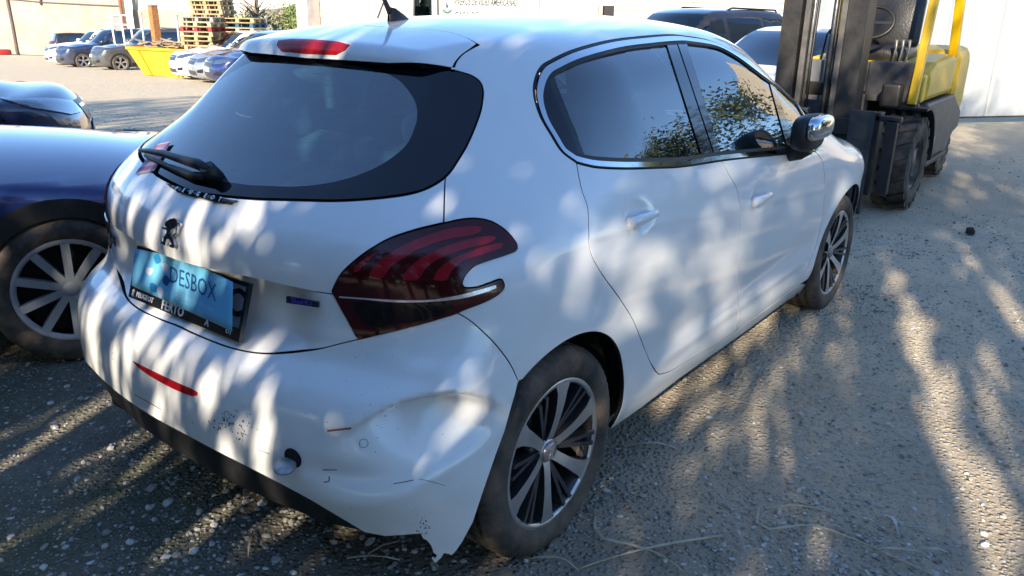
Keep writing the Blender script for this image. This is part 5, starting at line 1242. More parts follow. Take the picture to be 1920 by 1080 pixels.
NAVY = paint('navy_paint', (.010, .022, .12), .3, .06, (.14, .13, .14), flake=.3); NAVYB = paint('navy_black_paint', (.008, .012, .045), .3, .05); BLK = paint('black_paint', (.010, .010, .011), .3, .12, (.16, .14, .12)); GRYP = paint('grey_paint', (.060, .062, .064), .35, .25, (.24, .21, .16), flake=.3); WHT2 = paint('far_white_paint', (.78, .78, .77), .35, .10); SILV = paint('silver_blue_paint', (.30, .32, .36), .35, .10, flake=.4); DKBL = paint('dark_blue_paint', (.012, .020, .055), .3, .15)
# beside the white hatchback
sN = CarShape(wb=2.64, ro=.85, fo=.87, h=1.50, w=1.80, hood=.905, nose=.66, belt=.93, crown=.10, kr=.05, wst=1.30, wsb=1.98, rgt=-.3, rgb_=-.7)
rzN = R(-24); g_ = np.array([-.185, 1.585]); loc = g_-np.array([math.cos(rzN)*sN.wb+math.sin(rzN)*(sN.w/2-.115), math.sin(rzN)*sN.wb-math.cos(rzN)*(sN.w/2-.115)])
bg_car('navy_car', 'navy blue car with ten-spoke silver wheel parked right beside the white hatchback', loc, rzN, sN, NAVY, .322, .222, 10, pm('ten_spoke_alloy', (.36, .38, .42), .4, metal=.5, var=.15), hi=True)
sA = CarShape(**{**SED, 'hood': .90, 'nose': .66, 'belt': .92, 'crown': .10, 'kr': .05}); rzA = R(-24); fr_c = np.array([1.22, 4.75]); loc = fr_c-np.array([math.cos(rzA)*(sA.wb+.6)+math.sin(rzA)*.85, math.sin(rzA)*(sA.wb+.6)-math.cos(rzA)*.85])
bg_car('dark_car', 'dark blue-black car with a clear headlamp parked beyond the navy car', loc, rzA, sA, NAVYB, .33, .23, 5)
# the row across the yard
def row_car(nm, lb, px, off, rz, S, mat, **k):
    return bg_car(nm, lb, place_by_wheel(px, off, R(rz)), R(rz), S, mat, **k)
row_car('black_estate', 'black off-roader with red tail lamps parked nose to the beige wall', (112, 107.5), (-.4, -.75), -14, CarShape(**{**SUV, 'h': 1.66}), BLK, rails=False, head=True)
row_car('white_car', 'white off-roader with dark grille standing beside the black one', (137, 122), (2.6, .80), 166, CarShape(**{**SUV, 'h': 1.60}), WHT2, rails=True)
row_car('blue_car', 'dark blue car squeezed between the white off-roader and the grey one', (160, 126), (2.62, .80), 166, CarShape(**{**SUV, 'h': 1.64}), DKBL)
row_car('grey_car', 'muddy dark grey off-roader with five-spoke wheels beside the yellow skip', (228, 131), (2.66, .82), 165, CarShape(**SUV), GRYP, rimmat=RIMD, rails=True, wins=((.30, 1.12), (1.2, 1.86)))
row_car('white_crossover', 'white car with headlamps parked in front of the yellow skip', (392, 150), (2.62, .80), 163, CarShape(**{**HAT, 'h': 1.50, 'hood': 1.0, 'nose': .76}), WHT2)
row_car('silver_hatchback', 'silver-blue hatchback with number plate parked beside the white crossover', (433, 156), (2.62, .80), 163, CarShape(**HAT), SILV)
row_car('blue_hatchback', 'blue hatchback partly hidden by the silver one and the white hatchback roof', (470, 162), (2.62, .80), 163, CarShape(**{**HAT, 'h': 1.45}), NAVY)
# behind the white hatchback's bonnet
x, y = at(1238, 13.6); hd_ = R(160); bg_car('black_crossover', 'black off-roader with roof rails parked in front of the block wall', (x-1.75*math.cos(hd_), y-1.75*math.sin(hd_)), hd_, CarShape(**{**SUV, 'h': 1.76, 'belt': 1.17, 'hood': 1.15}), BLK, rails=True, wins=((-.35, .25), (.32, 1.08), (1.16, 1.86)), glass=CLEARFAR)
hd_ = R(170); bg_car('pale_car', 'pale car with a blue-reflecting windscreen standing behind the forklift', (8.0-1.75*math.cos(hd_), 1.55-1.75*math.sin(hd_)), hd_, CarShape(**{**SED, 'h': 1.40}), WHT2)
# white pickup with a lettered box body (local x to the right in the picture, -y faces the yard)
PK = empty('white_pickup', (*at(960, 10.), fall(*at(960, 10.))), math.atan2(HR[1], HR[0]), 'white pickup with a crest and lettering on its box body behind the hatchback roof', 'truck')
PKZ = .2
WVAN = pm('van_white', (.50, .50, .48), .4, var=.06, scale=2, bump=.1, bscale=4)
m_ = MB(); m_.prism([(-1.10, .75), (1.20, .75), (1.16, 2.05), (-1.10, 2.05)], .0, 1.7); m_.build('box_body', WVAN, PK, bevel=.04)
m_ = MB(); m_.prism([(-1.13, .55), (-3.2, .55), (-3.25, .90), (-3.1, 1.02), (-2.15, 1.12), (-1.13, 1.24)], .02, 1.68); m_.build('cab_lower', WVAN, PK, bevel=.05)
for pts in ([(-2.12, 1.10), (-1.86, 1.70)], [(-1.52, 1.2), (-1.50, 1.70)], [(-1.17, 1.2), (-1.17, 1.70)]):
    for yy in (.06, 1.63): m_ = MB(); m_.bar((pts[0][0], yy, pts[0][1]), (pts[1][0], yy, pts[1][1]), .075, .07, up=(0, 1, 0)); m_.build('cab_pillar', WVAN, PK)
    m_ = MB(); m_.bar((pts[0][0]+.05, .05, pts[0][1]), (pts[1][0]+.05, .05, pts[1][1]), .02, .05, up=(0, 1, 0)); m_.build('window_seal', SEAL_GAP, PK)
m_ = MB(); m_.box((-1.50, .84, 1.76), (.80, 1.66, .10)); m_.build('cab_roof', WVAN, PK, bevel=.03)
m_ = MB(); pad(m_, (-1.40, .45, 1.25), (.20, .45, .40), .05); m_.build('seat', pm('seat_blue', (.05, .09, .16), .8), PK)
m_ = MB(); m_.box((-1.345, .05, 1.48), (.27, .006, .44)); m_.build('side_window', FARGLASS, PK)
for xx in (.42, .45, .78, .81, 1.06): m_ = MB(); m_.box((xx, -.004, 1.40), (.010, .012, 1.2)); m_.build('body_seam', pm('seam_grey', (.5, .5, .48), .5), PK)
m_ = MB(); m_.box((.26, -.02, 1.4), (.12, .05, 1.3)); m_.build('body_rib', WVAN, PK, bevel=.015)
m_ = MB(); m_.box((1.32, .1, 1.42), (.14, .25, .16)); m_.box((1.40, .1, 1.33), (.32, .28, .04)); m_.build('rear_lamp_box', BLACKP, PK)
INKG = pm('dark_grey_print', (.035, .04, .045), .6)
def van_text(s, xc, z, size, wid, nm='lettering', mt=INKG, shear=.18):
    me = text_mesh(s, size, .001, True); xs_ = [v.co.x for v in me.vertices]; k = wid/(max(xs_)-min(xs_))
    for v in me.vertices: v.co.x = v.co.x*k+shear*v.co.y
    me.transform(Matrix.Translation((xc, -.0015, z)) @ Matrix.Rotation(math.pi/2, 4, 'X')); return link(nm, me, mt, PK)
van_text('VIVEROS DE VIDES AMERICANAS', -.44, 1.515, .13, .90); van_text('CASA DE LAS VIDES SL', -.46, 1.335, .12, .86)
GRN = pm('crest_green', (.03, .12, .07), .6)
def van_shape(nm, pts, mt, y=-.0025): m_ = MB(); m_.add([(a, y, b) for a, b in pts], [tuple(range(len(pts)))]); m_.build(nm, mt, PK, fix=False)
cx_, cz_ = -.985, 1.47
van_shape('crest', [(cx_+.065*math.cos(t), cz_+.085*math.sin(t)) for t in np.linspace(0, 6.28, 20)[:-1]], pm('crest_grey', (.25, .26, .25), .6, c2=(.55, .55, .52), scale=60)); van_shape('crest_field', [(cx_+.045*math.cos(t), cz_+.062*math.sin(t)) for t in np.linspace(0, 6.28, 20)[:-1]], pm('crest_pale', (.60, .60, .57), .6), -.0035)
van_shape('crest_figure', [(cx_-.02, cz_-.03), (cx_+.01, cz_-.04), (cx_+.02, cz_), (cx_, cz_+.01), (cx_+.015, cz_+.04), (cx_-.015, cz_+.03)], INKG, -.0045)
van_shape('crest_wreath', [(cx_+.075*math.cos(t), cz_-.03+.085*math.sin(t)) for t in np.linspace(R(205), R(335), 10)]+[(cx_+.06*math.cos(t), cz_-.01+.075*math.sin(t)) for t in np.linspace(R(335), R(205), 10)], GRN)
van_shape('crest_crown', [(cx_-.03, cz_+.085), (cx_+.03, cz_+.085), (cx_+.04, cz_+.125), (cx_+.015, cz_+.105), (cx_, cz_+.13), (cx_-.015, cz_+.105), (cx_-.04, cz_+.125)], INKG)
for o in PK.children: o.data = o.data.copy(); o.data.transform(Matrix.Translation((0, 0, 1.49*.18-PK.location.z)) @ Matrix.Scale(.82, 4))
for xx in (-2.0, .45):
    for yy, sg in ((.12, -1), (1.26, 1)): wheel_obj(PK, xx, yy, sg, .36, .22, 6, RIMS)
m_ = MB(); m_.box((-.8, .7, .62), (3.4, .8, .14)); m_.build('chassis_frame', VOID, PK)
# ================================================================ forklift
FY = pm('forklift_yellow', (.74, .44, .0), .45, coat=.1, c2=(.66, .38, .0), scale=5); FD_ = pm('forklift_black', (.008, .008, .009), .5, c2=(.024, .021, .019), scale=10, bump=.1, bscale=60); FGR = pm('forklift_grey', (.055, .055, .06), .5, c2=(.11, .10, .09), scale=9); FST = pm('worn_steel', (.20, .20, .20), .4, metal=.6, c2=(.09, .08, .07), scale=14)
fk0 = (5.3, .05); fk = empty('forklift', (fk0[0], fk0[1], 0), 0, 'yellow and black forklift truck with tall black mast parked by the white gate', 'forklift')
class FM(MB):
    def go(s, nm, mt, bevel=.0, par=None):
        s.V = [(x-fk0[0], y-fk0[1], z) for x, y, z in s.V]; return s.build(nm, mt, par or fk, bevel)
def fbox(nm, x, y, z, mt, bevel=.006):
    m = FM(); m.box(((x[0]+x[1])/2, (y[0]+y[1])/2, (z[0]+z[1])/2), (x[1]-x[0], y[1]-y[0], z[1]-z[0])); return m.go(nm, mt, bevel)
# mast: outer channels, inner channels, cross members, cylinders, chains, hoses
for yc, sg in ((.31, 1), (-.165, -1)):
    m = FM(); m.prism([(4.72, yc-.07), (4.92, yc-.07), (4.92, yc-.045), (4.75, yc-.045), (4.75, yc+.045), (4.92, yc+.045), (4.92, yc+.07), (4.72, yc+.07)], .16, 2.35, 'xy'); m.go('mast_channel', FD_)
    m = FM(); m.prism([(4.76, yc-sg*.085), (4.88, yc-sg*.085), (4.88, yc-sg*.125), (4.76, yc-sg*.125)], .16, 2.25, 'xy'); m.go('inner_channel', FGR)
    m = FM(); m.tube([(4.98, yc-sg*.03, .2), (4.98, yc-sg*.03, 1.25)], .038, 12); m.go('lift_cylinder', FD_)
    m = FM(); m.tube([(4.98, yc-sg*.03, 1.24), (4.98, yc-sg*.03, 2.2)], .024, 12); m.go('cylinder_rod', pm('pale_rod', (.55, .54, .50), .35, metal=.5, var=.2))
    m = FM(); m.tube([(4.74, yc-sg*.16, .5), (4.74, yc-sg*.16, 2.2)], .012, 6); m.go('lift_chain', FST)
for z, h in ((.30, .12), (.86, .10), (2.2, .12)): fbox('mast_crossmember', (4.93, 4.97), (-.10, .25), (z, z+h), FD_)
for k, yy in enumerate((.20, .165, .135, .02, -.005)): m = FM(); m.tube([(4.80, yy, .55), (4.79, yy+.012*math.sin(k), 1.1), (4.80, yy, 2.2)], .011, 7); m.go('hydraulic_hose', SEAL_GAP)
fbox('chain_anchor', (4.72, 4.80), (.10, .22), (.74, .78), FST)
fbox('carriage_plate', (4.62, 4.70), (-.42, .52), (.62, .74), FD_); fbox('carriage_plate', (4.62, 4.70), (-.42, .52), (.24, .34), FD_)
for y0 in (-.46, .36):
    fbox('carriage_side', (4.60, 4.72), (y0, y0+.05), (.20, .80), FD_)
for y0, zt in ((-.43, .81), (.30, .81)):
    m = FM(); m.prism([(4.60, .06), (4.56, .06), (4.56, zt), (4.605, zt)], y0, y0+.17); m.go('fork_shank', pm('fork_steel', (.022, .024, .028), .45, c2=(.06, .055, .05), scale=9, bump=.2), .004)
    m = FM(); m.prism([(4.60, .06), (4.60, .105), (3.62, .085), (3.60, .065), (3.62, .06)], y0+.02, y0+.15); m.go('fork_tine', FD_, .003)
fbox('load_guard', (4.60, 4.66), (-.58, -.50), (.22, .76), FD_); fbox('load_guard_bar', (4.60, 4.66), (-.60, -.42), (.74, .78), FD_)
# front plate and dash, cowl
fbox('cowl_plate', (5.42, 5.50), (-.12, .44), (.86, 1.10), pm('cowl_grey', (.13, .135, .145), .4, var=.3, scale=5), .01); fbox('cowl_side', (5.40, 5.52), (-.52, -.125), (.80, 1.11), FGR, .01)
fbox('cowl_lower', (5.36, 5.48), (-.14, .46), (.55, .855), FGR, .01); fbox('floor_frame', (5.2, 6.0), (-.5, .6), (.45, .545), FD_, .01)
m = FM(); m.prism([(5.42, 1.105), (5.60, 1.105), (5.62, 1.22), (5.54, 1.30), (5.46, 1.22)], .0, .24); m.go('instrument_hood', FGR, .01)
m = FM(); m.tube([(5.46, -.45, .80), (5.42, -.50, .68), (5.40, -.44, .55)], .075, 10); m.go('tilt_cylinder', FD_); fbox('lamp_bracket', (5.16, 5.30), (-.44, -.30), (.78, .96), FD_, .02)
m = FM(); pts = [(5.58+.05*math.cos(t), -.05+.165*math.cos(t+math.pi/2), 1.40+.12*math.sin(t+math.pi/2)) for t in np.linspace(0, 2*math.pi, 30)]; m.tube(pts, .016, 8, False); sw = m.go('steering_wheel', SEAL_GAP)
m = FM(); m.bar((5.58, -.21, 1.40), (5.58, .11, 1.40), .03, .02); m.go('wheel_spoke', SEAL_GAP); m = FM(); m.tube([(5.50, -.05, 1.12), (5.58, -.05, 1.40)], .03, 8); m.go('steering_column', FD_)
m = FM(); m.tube([(5.58, .09, 1.44), (5.55, .10, 1.50)], .014, 6); m.go('wheel_knob', SEAL_GAP)
for k, yy in enumerate((-.24, -.29, -.34)): m = FM(); m.tube([(5.60, yy, 1.05), (5.68, yy, 1.20), (5.66, yy, 1.27)], [.010, .009, .016], 7); m.go('lever', FST)
for yy, zz in ((.28, 1.30), (.22, 1.26)): m = FM(); m.tube([(5.45, yy, 1.08), (5.50, yy-.01, zz), (5.47, yy-.05, zz+.03)], [.010, .008, .018], 7); m.go('side_lever', SEAL_GAP)
# seat
m = FM(); pad(m, (6.05, -.05, 1.14), (.46, .48, .14), .05); m.go('seat_cushion', pm('seat_vinyl', (.012, .012, .013), .35, bump=.2)); m = FM(); pad(m, (6.30, -.05, 1.40), (.14, .46, .46), .06, R(10)); m.go('seat_back', pm('seat_vinyl', (.012, .012, .013), .35))
# engine cover, counterweight, chassis
m = FM(); m.prism([(5.60, .80), (6.66, .80), (6.68, 1.10), (6.60, 1.14), (5.85, 1.10), (5.62, 1.02)], -.54, .51); m.go('engine_cover', FY, .05)
m = FM(); m.prism([(6.70, .42), (7.18, .50), (7.30, .70), (7.30, 1.08), (7.18, 1.20), (6.70, 1.16)], -.55, .52); m.go('counterweight', FY, .07)
fbox('cover_panel', (5.46, 5.595), (-.535, .505), (.80, 1.02), FY, .02)
m = FM(); m.prism([(5.66, .22), (6.72, .22), (6.9, .40), (7.22, .44), (7.22, .60), (6.75, .785), (5.66, .785)], -.56, .53); m.go('chassis', FGR, .02)
fbox('step', (5.75, 6.55), (-.60, -.565), (.26, .30), FD_); fbox('step_plate', (5.80, 6.10), (-.575, -.562), (.40, .48), pm('step_label', (.55, .55, .52), .5, var=.3, scale=30))
m = FM(); m.box((5.452, -.40, .90), (.006, .11, .13)); m.go('warning_label', pm('label_yellow', (.65, .48, .02), .5))
for k in range(3): m = FM(); m.add([(5.4485, -.445+.04*k, .845), (5.4485, -.430+.04*k, .845), (5.4485, -.40+.04*k-.02, .955), (5.4485, -.415+.04*k-.02, .955)], [(0, 1, 2, 3)]); m.go('warning_stripe', SEAL_GAP)
# mudguards
for y0, y1 in ((-.64, -.36), (.35, .63)):
    V = []; m = FM(); n = 12
    for t in np.linspace(R(-5), R(100), n):
        for rr_ in (.405, .425):
            for yy in (y0, y1): V.append((5.30+rr_*math.cos(t), yy, .37+rr_*math.sin(t)))
    Fc = []
    for i in range(n-1):
        a = i*4; Fc += [(a, a+1, a+5, a+4), (a+2, a+6, a+7, a+3), (a, a+4, a+6, a+2), (a+1, a+3, a+7, a+5)]
    Fc += [(0, 2, 3, 1), (n*4-4, n*4-3, n*4-1, n*4-2)]; m.add(V, Fc); m.go('mudguard', FD_)
# overhead guard
for yy in (-.50, .47):
    m = FM(); m.bar((5.33, yy, .80), (5.62, yy, 2.15), .075, .06, up=(0, 1, 0)); m.go('guard_post', FY, .008)
    m = FM(); m.bar((6.78, yy, .70), (6.36, yy, 2.15), .09, .07, up=(0, 1, 0)); m.go('guard_post', FY, .008)
fbox('guard_rail', (5.58, 6.42), (-.53, -.47), (2.15, 2.21), FY); fbox('guard_rail', (5.58, 6.42), (.44, .50), (2.15, 2.21), FY)
for xx in np.linspace(5.62, 6.38, 6): fbox('guard_bar', (xx-.02, xx+.02), (-.47, .44), (2.155, 2.205), FY)
# wheels with chevron lugs
def fork_wheel(x, y, sg, r, w_, rim):
    m = MB(); h = w_/2; m.lathe([(rim, -h*.9), (rim+.02, -h), (r-.05, -h), (r-.03, -h*.9), (r-.022, 0), (r-.03, h*.9), (r-.05, h), (rim, h*.9)], n=40)
    o = m.build('wheel', TYRE, fk); o.location = (x-fk0[0], y-fk0[1], r); o.rotation_euler = (0, R(7), 0 if sg < 0 else math.pi)
    nl = 18
    for k in range(nl):
        a0 = 2*math.pi*k/nl; m = MB(); V = []
        for yy, da in ((-h*.99, .0), (-h*.35, .10), (.0, .17)):
            for rr_ in (r-.035, r):
                for d in (0, .20): V.append((rr_*math.cos(a0+da+d), yy, rr_*math.sin(a0+da+d)))
        for i in range(2):
            a = i*4; m.add(V[a:a+8], [(2, 3, 7, 6), (0, 2, 6, 4), (1, 5, 7, 3)])
        m.add(V[:4], [(0, 1, 3, 2)])
        m2 = MB(); off = .174
        for i in range(2):
            a = i*4; W = [(math.hypot(q[0], q[2])*math.cos(math.atan2(q[2], q[0])+off), -q[1], math.hypot(q[0], q[2])*math.sin(math.atan2(q[2], q[0])+off)) for q in V[a:a+8]]; m2.add(W, [(2, 6, 7, 3), (0, 4, 6, 2), (1, 3, 7, 5)])
        m.build('tread_lug', TYRE, o, fix=False); m2.build('tread_lug', TYRE, o, fix=False)
    m = MB(); m.lathe([(rim+.004, -h*.85), (rim-.02, -h*.9), (rim-.03, -h*.55), (.11, -h*.45), (.10, -h*.75), (.0001, -h*.78)], n=36); m.build('rim', pm('black_rim', (.02, .02, .02), .5, c2=(.07, .06, .05), scale=20), o)
    for k in range(8): a = 2*math.pi*k/8; m = MB(); m.lathe([(.0001, -h*.72), (.016, -h*.70), (.018, -h*.5)], (.14*math.cos(a), 0, .14*math.sin(a)), n=8); m.build('wheel_nut', FST, o)
fork_wheel(5.30, -.495, -1, .36, .25, .20); fork_wheel(5.30, .485, 1, .36, .25, .20); fork_wheel(6.98, -.40, -1, .30, .22, .16); fork_wheel(6.98, .38, 1, .30, .22, .16)
# ================================================================ skip, pallets, odds and ends
OR = pm('skip_yellow', (.62, .30, .008), .5, c2=(.52, .24, .01), scale=4); 
s0, s1 = np.array(gp((277, 142.))), np.array(gp((420, 148.))); sdir = (s1-s0)/np.linalg.norm(s1-s0); sk_ = empty('skip', (s0[0], s0[1], fall(*s0)), math.atan2(sdir[1], sdir[0]), 'orange-yellow steel skip with sloping end full of broken wood', 'skip')
Hs = .92; Lb, Ltop0, Ltop1, Wd = 1.6, -.86, 2.1, 1.7
V = [(0, 0, .02), (Lb, 0, .02), (Ltop1, 0, Hs), (Ltop0, 0, Hs), (0, Wd, .02), (Lb, Wd, .02), (Ltop1, Wd, Hs), (Ltop0, Wd, Hs)]
m = MB(); m.add(V, [(0, 1, 2, 3), (5, 4, 7, 6), (4, 0, 3, 7), (1, 5, 6, 2), (4, 5, 1, 0)]); o = m.build('tub', OR, sk_, fix=False); o.modifiers.new('t', 'SOLIDIFY').thickness = .012
m = MB(); m.box(((Ltop0+Ltop1)/2, -.03, Hs-.04), (Ltop1-Ltop0, .06, .10)); m.build('rim', OR, sk_, .01); m = MB(); m.box(((Ltop0+Ltop1)/2, Wd+.03, Hs-.04), (Ltop1-Ltop0, .06, .10)); m.build('rim', OR, sk_, .01); m = MB(); m.box((Ltop0+.0, Wd/2, Hs-.04), (.06, Wd-.01, .08)); m.build('rim', OR, sk_)
m = MB(); m.prism([(-.10, .02), (.26, .02), (-.26, Hs-.10), (-.78, Hs-.10)], -.05, -.004); m.build('stiffener', OR, sk_, .005); m = MB(); m.prism([(1.3, .02), (1.5, .02), (1.8, Hs-.10), (1.5, Hs-.10)], -.05, -.004); m.build('stiffener', OR, sk_, .005)
WOODS = [pm('wood_%d' % i, c, .85, var=.3, scale=10, bump=.2) for i, c in enumerate([(.46, .31, .15), (.38, .25, .12), (.52, .38, .21), (.28, .20, .12), (.30, .27, .23)])]
rnd = random.Random(5)
for k in range(46):
    x, y, z = rnd.uniform(Ltop0+.3, Ltop1-.2), rnd.uniform(.1, Wd-.1), Hs+rnd.uniform(-.1, .12)+.10*math.sin((k % 7)/7*3.1)
    m = MB(); m.box((0, 0, 0), (rnd.uniform(.4, 1.1), rnd.uniform(.07, .14), .022), Matrix.Rotation(rnd.uniform(-1.2, 1.2), 3, 'Z') @ Matrix.Rotation(rnd.uniform(-.35, .35), 3, 'Y') @ Matrix.Rotation(rnd.uniform(-.5, .5), 3, 'X'))
    o = m.build('plank', rnd.choice(WOODS)); o.parent = None; w4 = Matrix.Translation((s0[0], s0[1], fall(*s0))) @ Matrix.Rotation(math.atan2(sdir[1], sdir[0]), 4, 'Z') @ Vector((x, y, z)); o.location = w4; o.rotation_euler = (0, 0, math.atan2(sdir[1], sdir[0])); tag(o, 'loose broken pallet board lying in the orange-yellow skip', 'board', 'broken boards in the skip')
BLUEW = pm('blue_wood', (.05, .10, .14), .8, var=.3); REDW = pm('red_wood', (.30, .035, .03), .8, var=.3)
PMESH = {}
def pallet(x, y, z, rz, mt, label):
    root = empty('pallet', (x, y, z), rz, label, 'pallet', 'stacked pallets')
    if not PMESH:
        a, b, c = MB(), MB(), MB()
        for k in range(7): a.box((0, -.36+.12*k, .133), (1.2, .095, .022))
        for xx in (-.53, 0, .53):
            a.box((xx, 0, .111), (.10, .8, .022))
            for yy in (-.34, 0, .34): b.box((xx, yy, .061), (.13, .12, .078))
        for yy in (-.34, 0, .34): c.box((0, yy, .011), (1.2, .10, .022))
        for n_, q in (('deck_boards', a), ('blocks', b), ('base_boards', c)):
            o = q.build(n_); PMESH[n_] = o.data; bpy.data.objects.remove(o)
    for n_, me in PMESH.items():
        o = bpy.data.objects.new(n_, me.copy()); COL.objects.link(o); o.parent = root; o.data.materials.append(mt); tag(o, kind='stuff')
    return root
def stack(px, D, z0, n, seed, what, mats, dx=0.):
    r = random.Random(seed); x0, y0 = at(px, D); z0 = fall(x0, y0); base = math.atan2(HR[1], HR[0])
    for k in range(n):
        mt = mats[k] if k < len(mats) else r.choice(WOODS); nm = 'red' if mt is REDW else 'blue-grey' if mt is BLUEW else 'bare wood'
        pallet(x0+r.uniform(-.05, .05)+dx*k*HR[0], y0+r.uniform(-.05, .05)+dx*k*HR[1], z0+k*.146, base+r.uniform(-.08, .08)-.25, mt, '%s pallet in the %s' % (nm, what))
stack(368, 27.6, 0, 13, 1, 'lower stack behind the skip', [WOODS[0], WOODS[1], WOODS[0], WOODS[2], WOODS[0], WOODS[3], WOODS[2], WOODS[1], WOODS[0], WOODS[2], REDW, WOODS[2], WOODS[4]]); stack(444, 28.0, 0, 13, 2, 'stack with a blue pallet beside the scrub', [WOODS[1], WOODS[0], WOODS[3], WOODS[0], WOODS[2], WOODS[0], WOODS[1], WOODS[3], WOODS[0], REDW, WOODS[2], BLUEW, WOODS[0]])
stack(398, 29.2, 0, 21, 3, 'tallest pile behind the skip', [WOODS[i % 3] for i in range(21)], -.012)
x, y = gp((283, 139.)); rk = blob('concrete_lump', [((x, y, fall(x, y)), (.10, 0, 0), (0, .08, 0), .9), ((x, y, fall(x, y)+.08), (.11, 0, 0), (0, .09, .02), .8), ((x+.02, y, fall(x, y)+.14), (.06, 0, 0), (0, .05, 0), .9)], pm('lump', (.42, .38, .32), .9, var=.3, bump=.5)); tag(rk, 'broken concrete lump under the sloping end of the skip', 'rubble')
x, y = gp((1819, 437.)); rk = blob('dark_stone', [((x, y, .0), (.04, 0, 0), (0, .03, 0), .9), ((x, y, .025), (.04, 0, 0), (0, .03, .01), .8), ((x, y, .04), (.02, 0, 0), (0, .015, 0), .9)], pm('dark_lump', (.02, .018, .016), .9)); tag(rk, 'small dark lump lying on the sunlit gravel', 'stone')
x, y = gp((6, 103.)); m = MB(); pad(m, (x, y, fall(x, y)+.2), (.9, .6, .4), .1); tag(m.build('red_bundle', pm('red_cloth', (.45, .03, .03), .7, var=.3)), 'red bundle on the ground at the foot of the beige wall', 'bundle')
TREE_N = 3000
SUN_GAPS = [(-2.32, -.95, 2.1, 3.75, .42), (-4.22, -4.06, 2.5, 4.3, .04), (-3.86, -3.74, 3.2, 3.9, .1), (-4.75, -4.66, 2.9, 4.6, .15), (-.84, -.74, 1.9, 2.4, .05), (-1.0, -.92, 1.8, 2.2, .1), (-3.2, -2.9, 2.9, 3.5, .5), (-3.75, -2.6, 4.2, 5.0, .75), (2, 9, 3.9, 6, .6), (-2.9, -1.5, 3.85, 4.5, .5)]  # boxes where crown leaves are removed to shape the sun patches
# ================================================================ vegetation
def leaf_cloud(name, pts, lmin, lmax, wmin, wmax, mat, parent, seed, vert=.0, lean=0., flat=False):
    """many small blade-shaped faces, one per point"""
    r = np.random.RandomState(seed); n = len(pts); L = r.uniform(lmin, lmax, n); W = r.uniform(wmin, wmax, n)
    d = r.normal(0, 1, (n, 3)); d /= np.linalg.norm(d, axis=1, keepdims=True)
    up = np.array([0, lean, 1.]); d = d*(1-vert)+up*vert*np.where(r.rand(n, 1) < .5, 1, -1); d /= np.linalg.norm(d, axis=1, keepdims=True)
    s = np.cross(d, r.normal(0, 1, (n, 3))); s /= np.linalg.norm(s, axis=1, keepdims=True)
    c = np.asarray(pts); a = c-d*L[:, None]/2; b = c+d*L[:, None]/2; m1 = c+s*W[:, None]/2; m2 = c-s*W[:, None]/2
    V = np.stack([a, m1, b, m2], 1).reshape(-1, 3); i = np.arange(n)*4
    me = bpy.data.meshes.new(name); me.from_pydata(V.tolist(), [], np.stack([i, i+1, i+2, i+3], -1).tolist()); me.update()
    return link(name, me, mat, parent)
def leafmat(name, a, b_, c):
    m, n, b = nodes(name); setp(b, Roughness=.6); g = n.nodes.new('ShaderNodeNewGeometry'); rp_ = n.nodes.new('ShaderNodeValToRGB')
    rp_.color_ramp.elements[0].color = rgb(a); rp_.color_ramp.elements[1].color = rgb(c); e = rp_.color_ramp.elements.new(.5); e.color = rgb(b_)
    n.links.new(g.outputs['Random Per Island'], rp_.inputs[0]); n.links.new(rp_.outputs[0], b.inputs['Base Color'])
    return m
LEAF = leafmat('tree_leaf', (.035, .055, .022), (.06, .085, .03), (.10, .12, .045)); BARK = pm('bark', (.12, .09, .065), .9, var=.4, scale=12, bump=.6, bscale=30)
SCRUB = leafmat('scrub_leaf', (.07, .11, .025), (.15, .20, .05), (.30, .33, .12)); DRYS = leafmat('dry_scrub', (.18, .15, .09), (.30, .26, .16), (.42, .38, .27)); GREY = leafmat('grey_scrub', (.14, .16, .10), (.24, .26, .17), (.36, .36, .26))
def shade_tree(x, y, h, rad, z0, n, seed, label):
    """roadside tree with hanging foliage; stands behind the photographer and throws the dappled shade"""
    r = np.random.RandomState(seed); root = empty('shade_tree', (x, y, 0), 0, label, 'tree', 'trees along the parking edge')
    mb = MB(); mb.tube([(0, 0, -.05), (.05, .03, h*.3), (-.05, .05, h*.6), (0, 0, h*.92)], [.14, .11, .07, .02], 9)
    mb.build('trunk', BARK, root)
    pts = []
    for k in range(26):
        a = r.rand()*6.28; zz = z0+(h-z0)*r.rand(); rr_ = rad*(1-.55*((zz-z0)/(h-z0)))*r.uniform(.35, 1)
        lb = MB(); lb.tube([(0, 0, zz*.9), (rr_*.6*math.cos(a), rr_*.6*math.sin(a), zz+.1), (rr_*math.cos(a), rr_*math.sin(a), zz-.15)], [.035, .02, .008], 6); lb.build('limb', BARK, root)
    nc = 70
    ctr = np.stack([r.normal(0, rad*.5, nc), r.normal(0, rad*.5, nc), z0+(h-z0)*r.rand(nc)], -1)
    ci_ = r.randint(0, nc, n); pts = ctr[ci_]+r.normal(0, 1, (n, 3))*np.array([.30, .22, .42])
    pts = pts[(pts[:, 2] > z0-.3) & (pts[:, 2] < h+.2)]
    # leaves dropped to shape the sun streaks, located along the sun's direction
    wx, wy = pts[:, 0]+x+5.4, pts[:, 1]+y; ye, ze = wy-wx*.364, pts[:, 2]+wx*.451
    keep = np.ones(len(pts))
    for (a, b, c, d, kp) in SUN_GAPS: keep = np.minimum(keep, np.where((ye > a) & (ye < b) & (ze > c) & (ze < d), kp, 1))
    pts = pts[r.rand(len(pts)) < keep]
    leaf_cloud('crown', pts, .25, .65, .035, .085, LEAF, root, seed+1, .70, -.28)
    return root
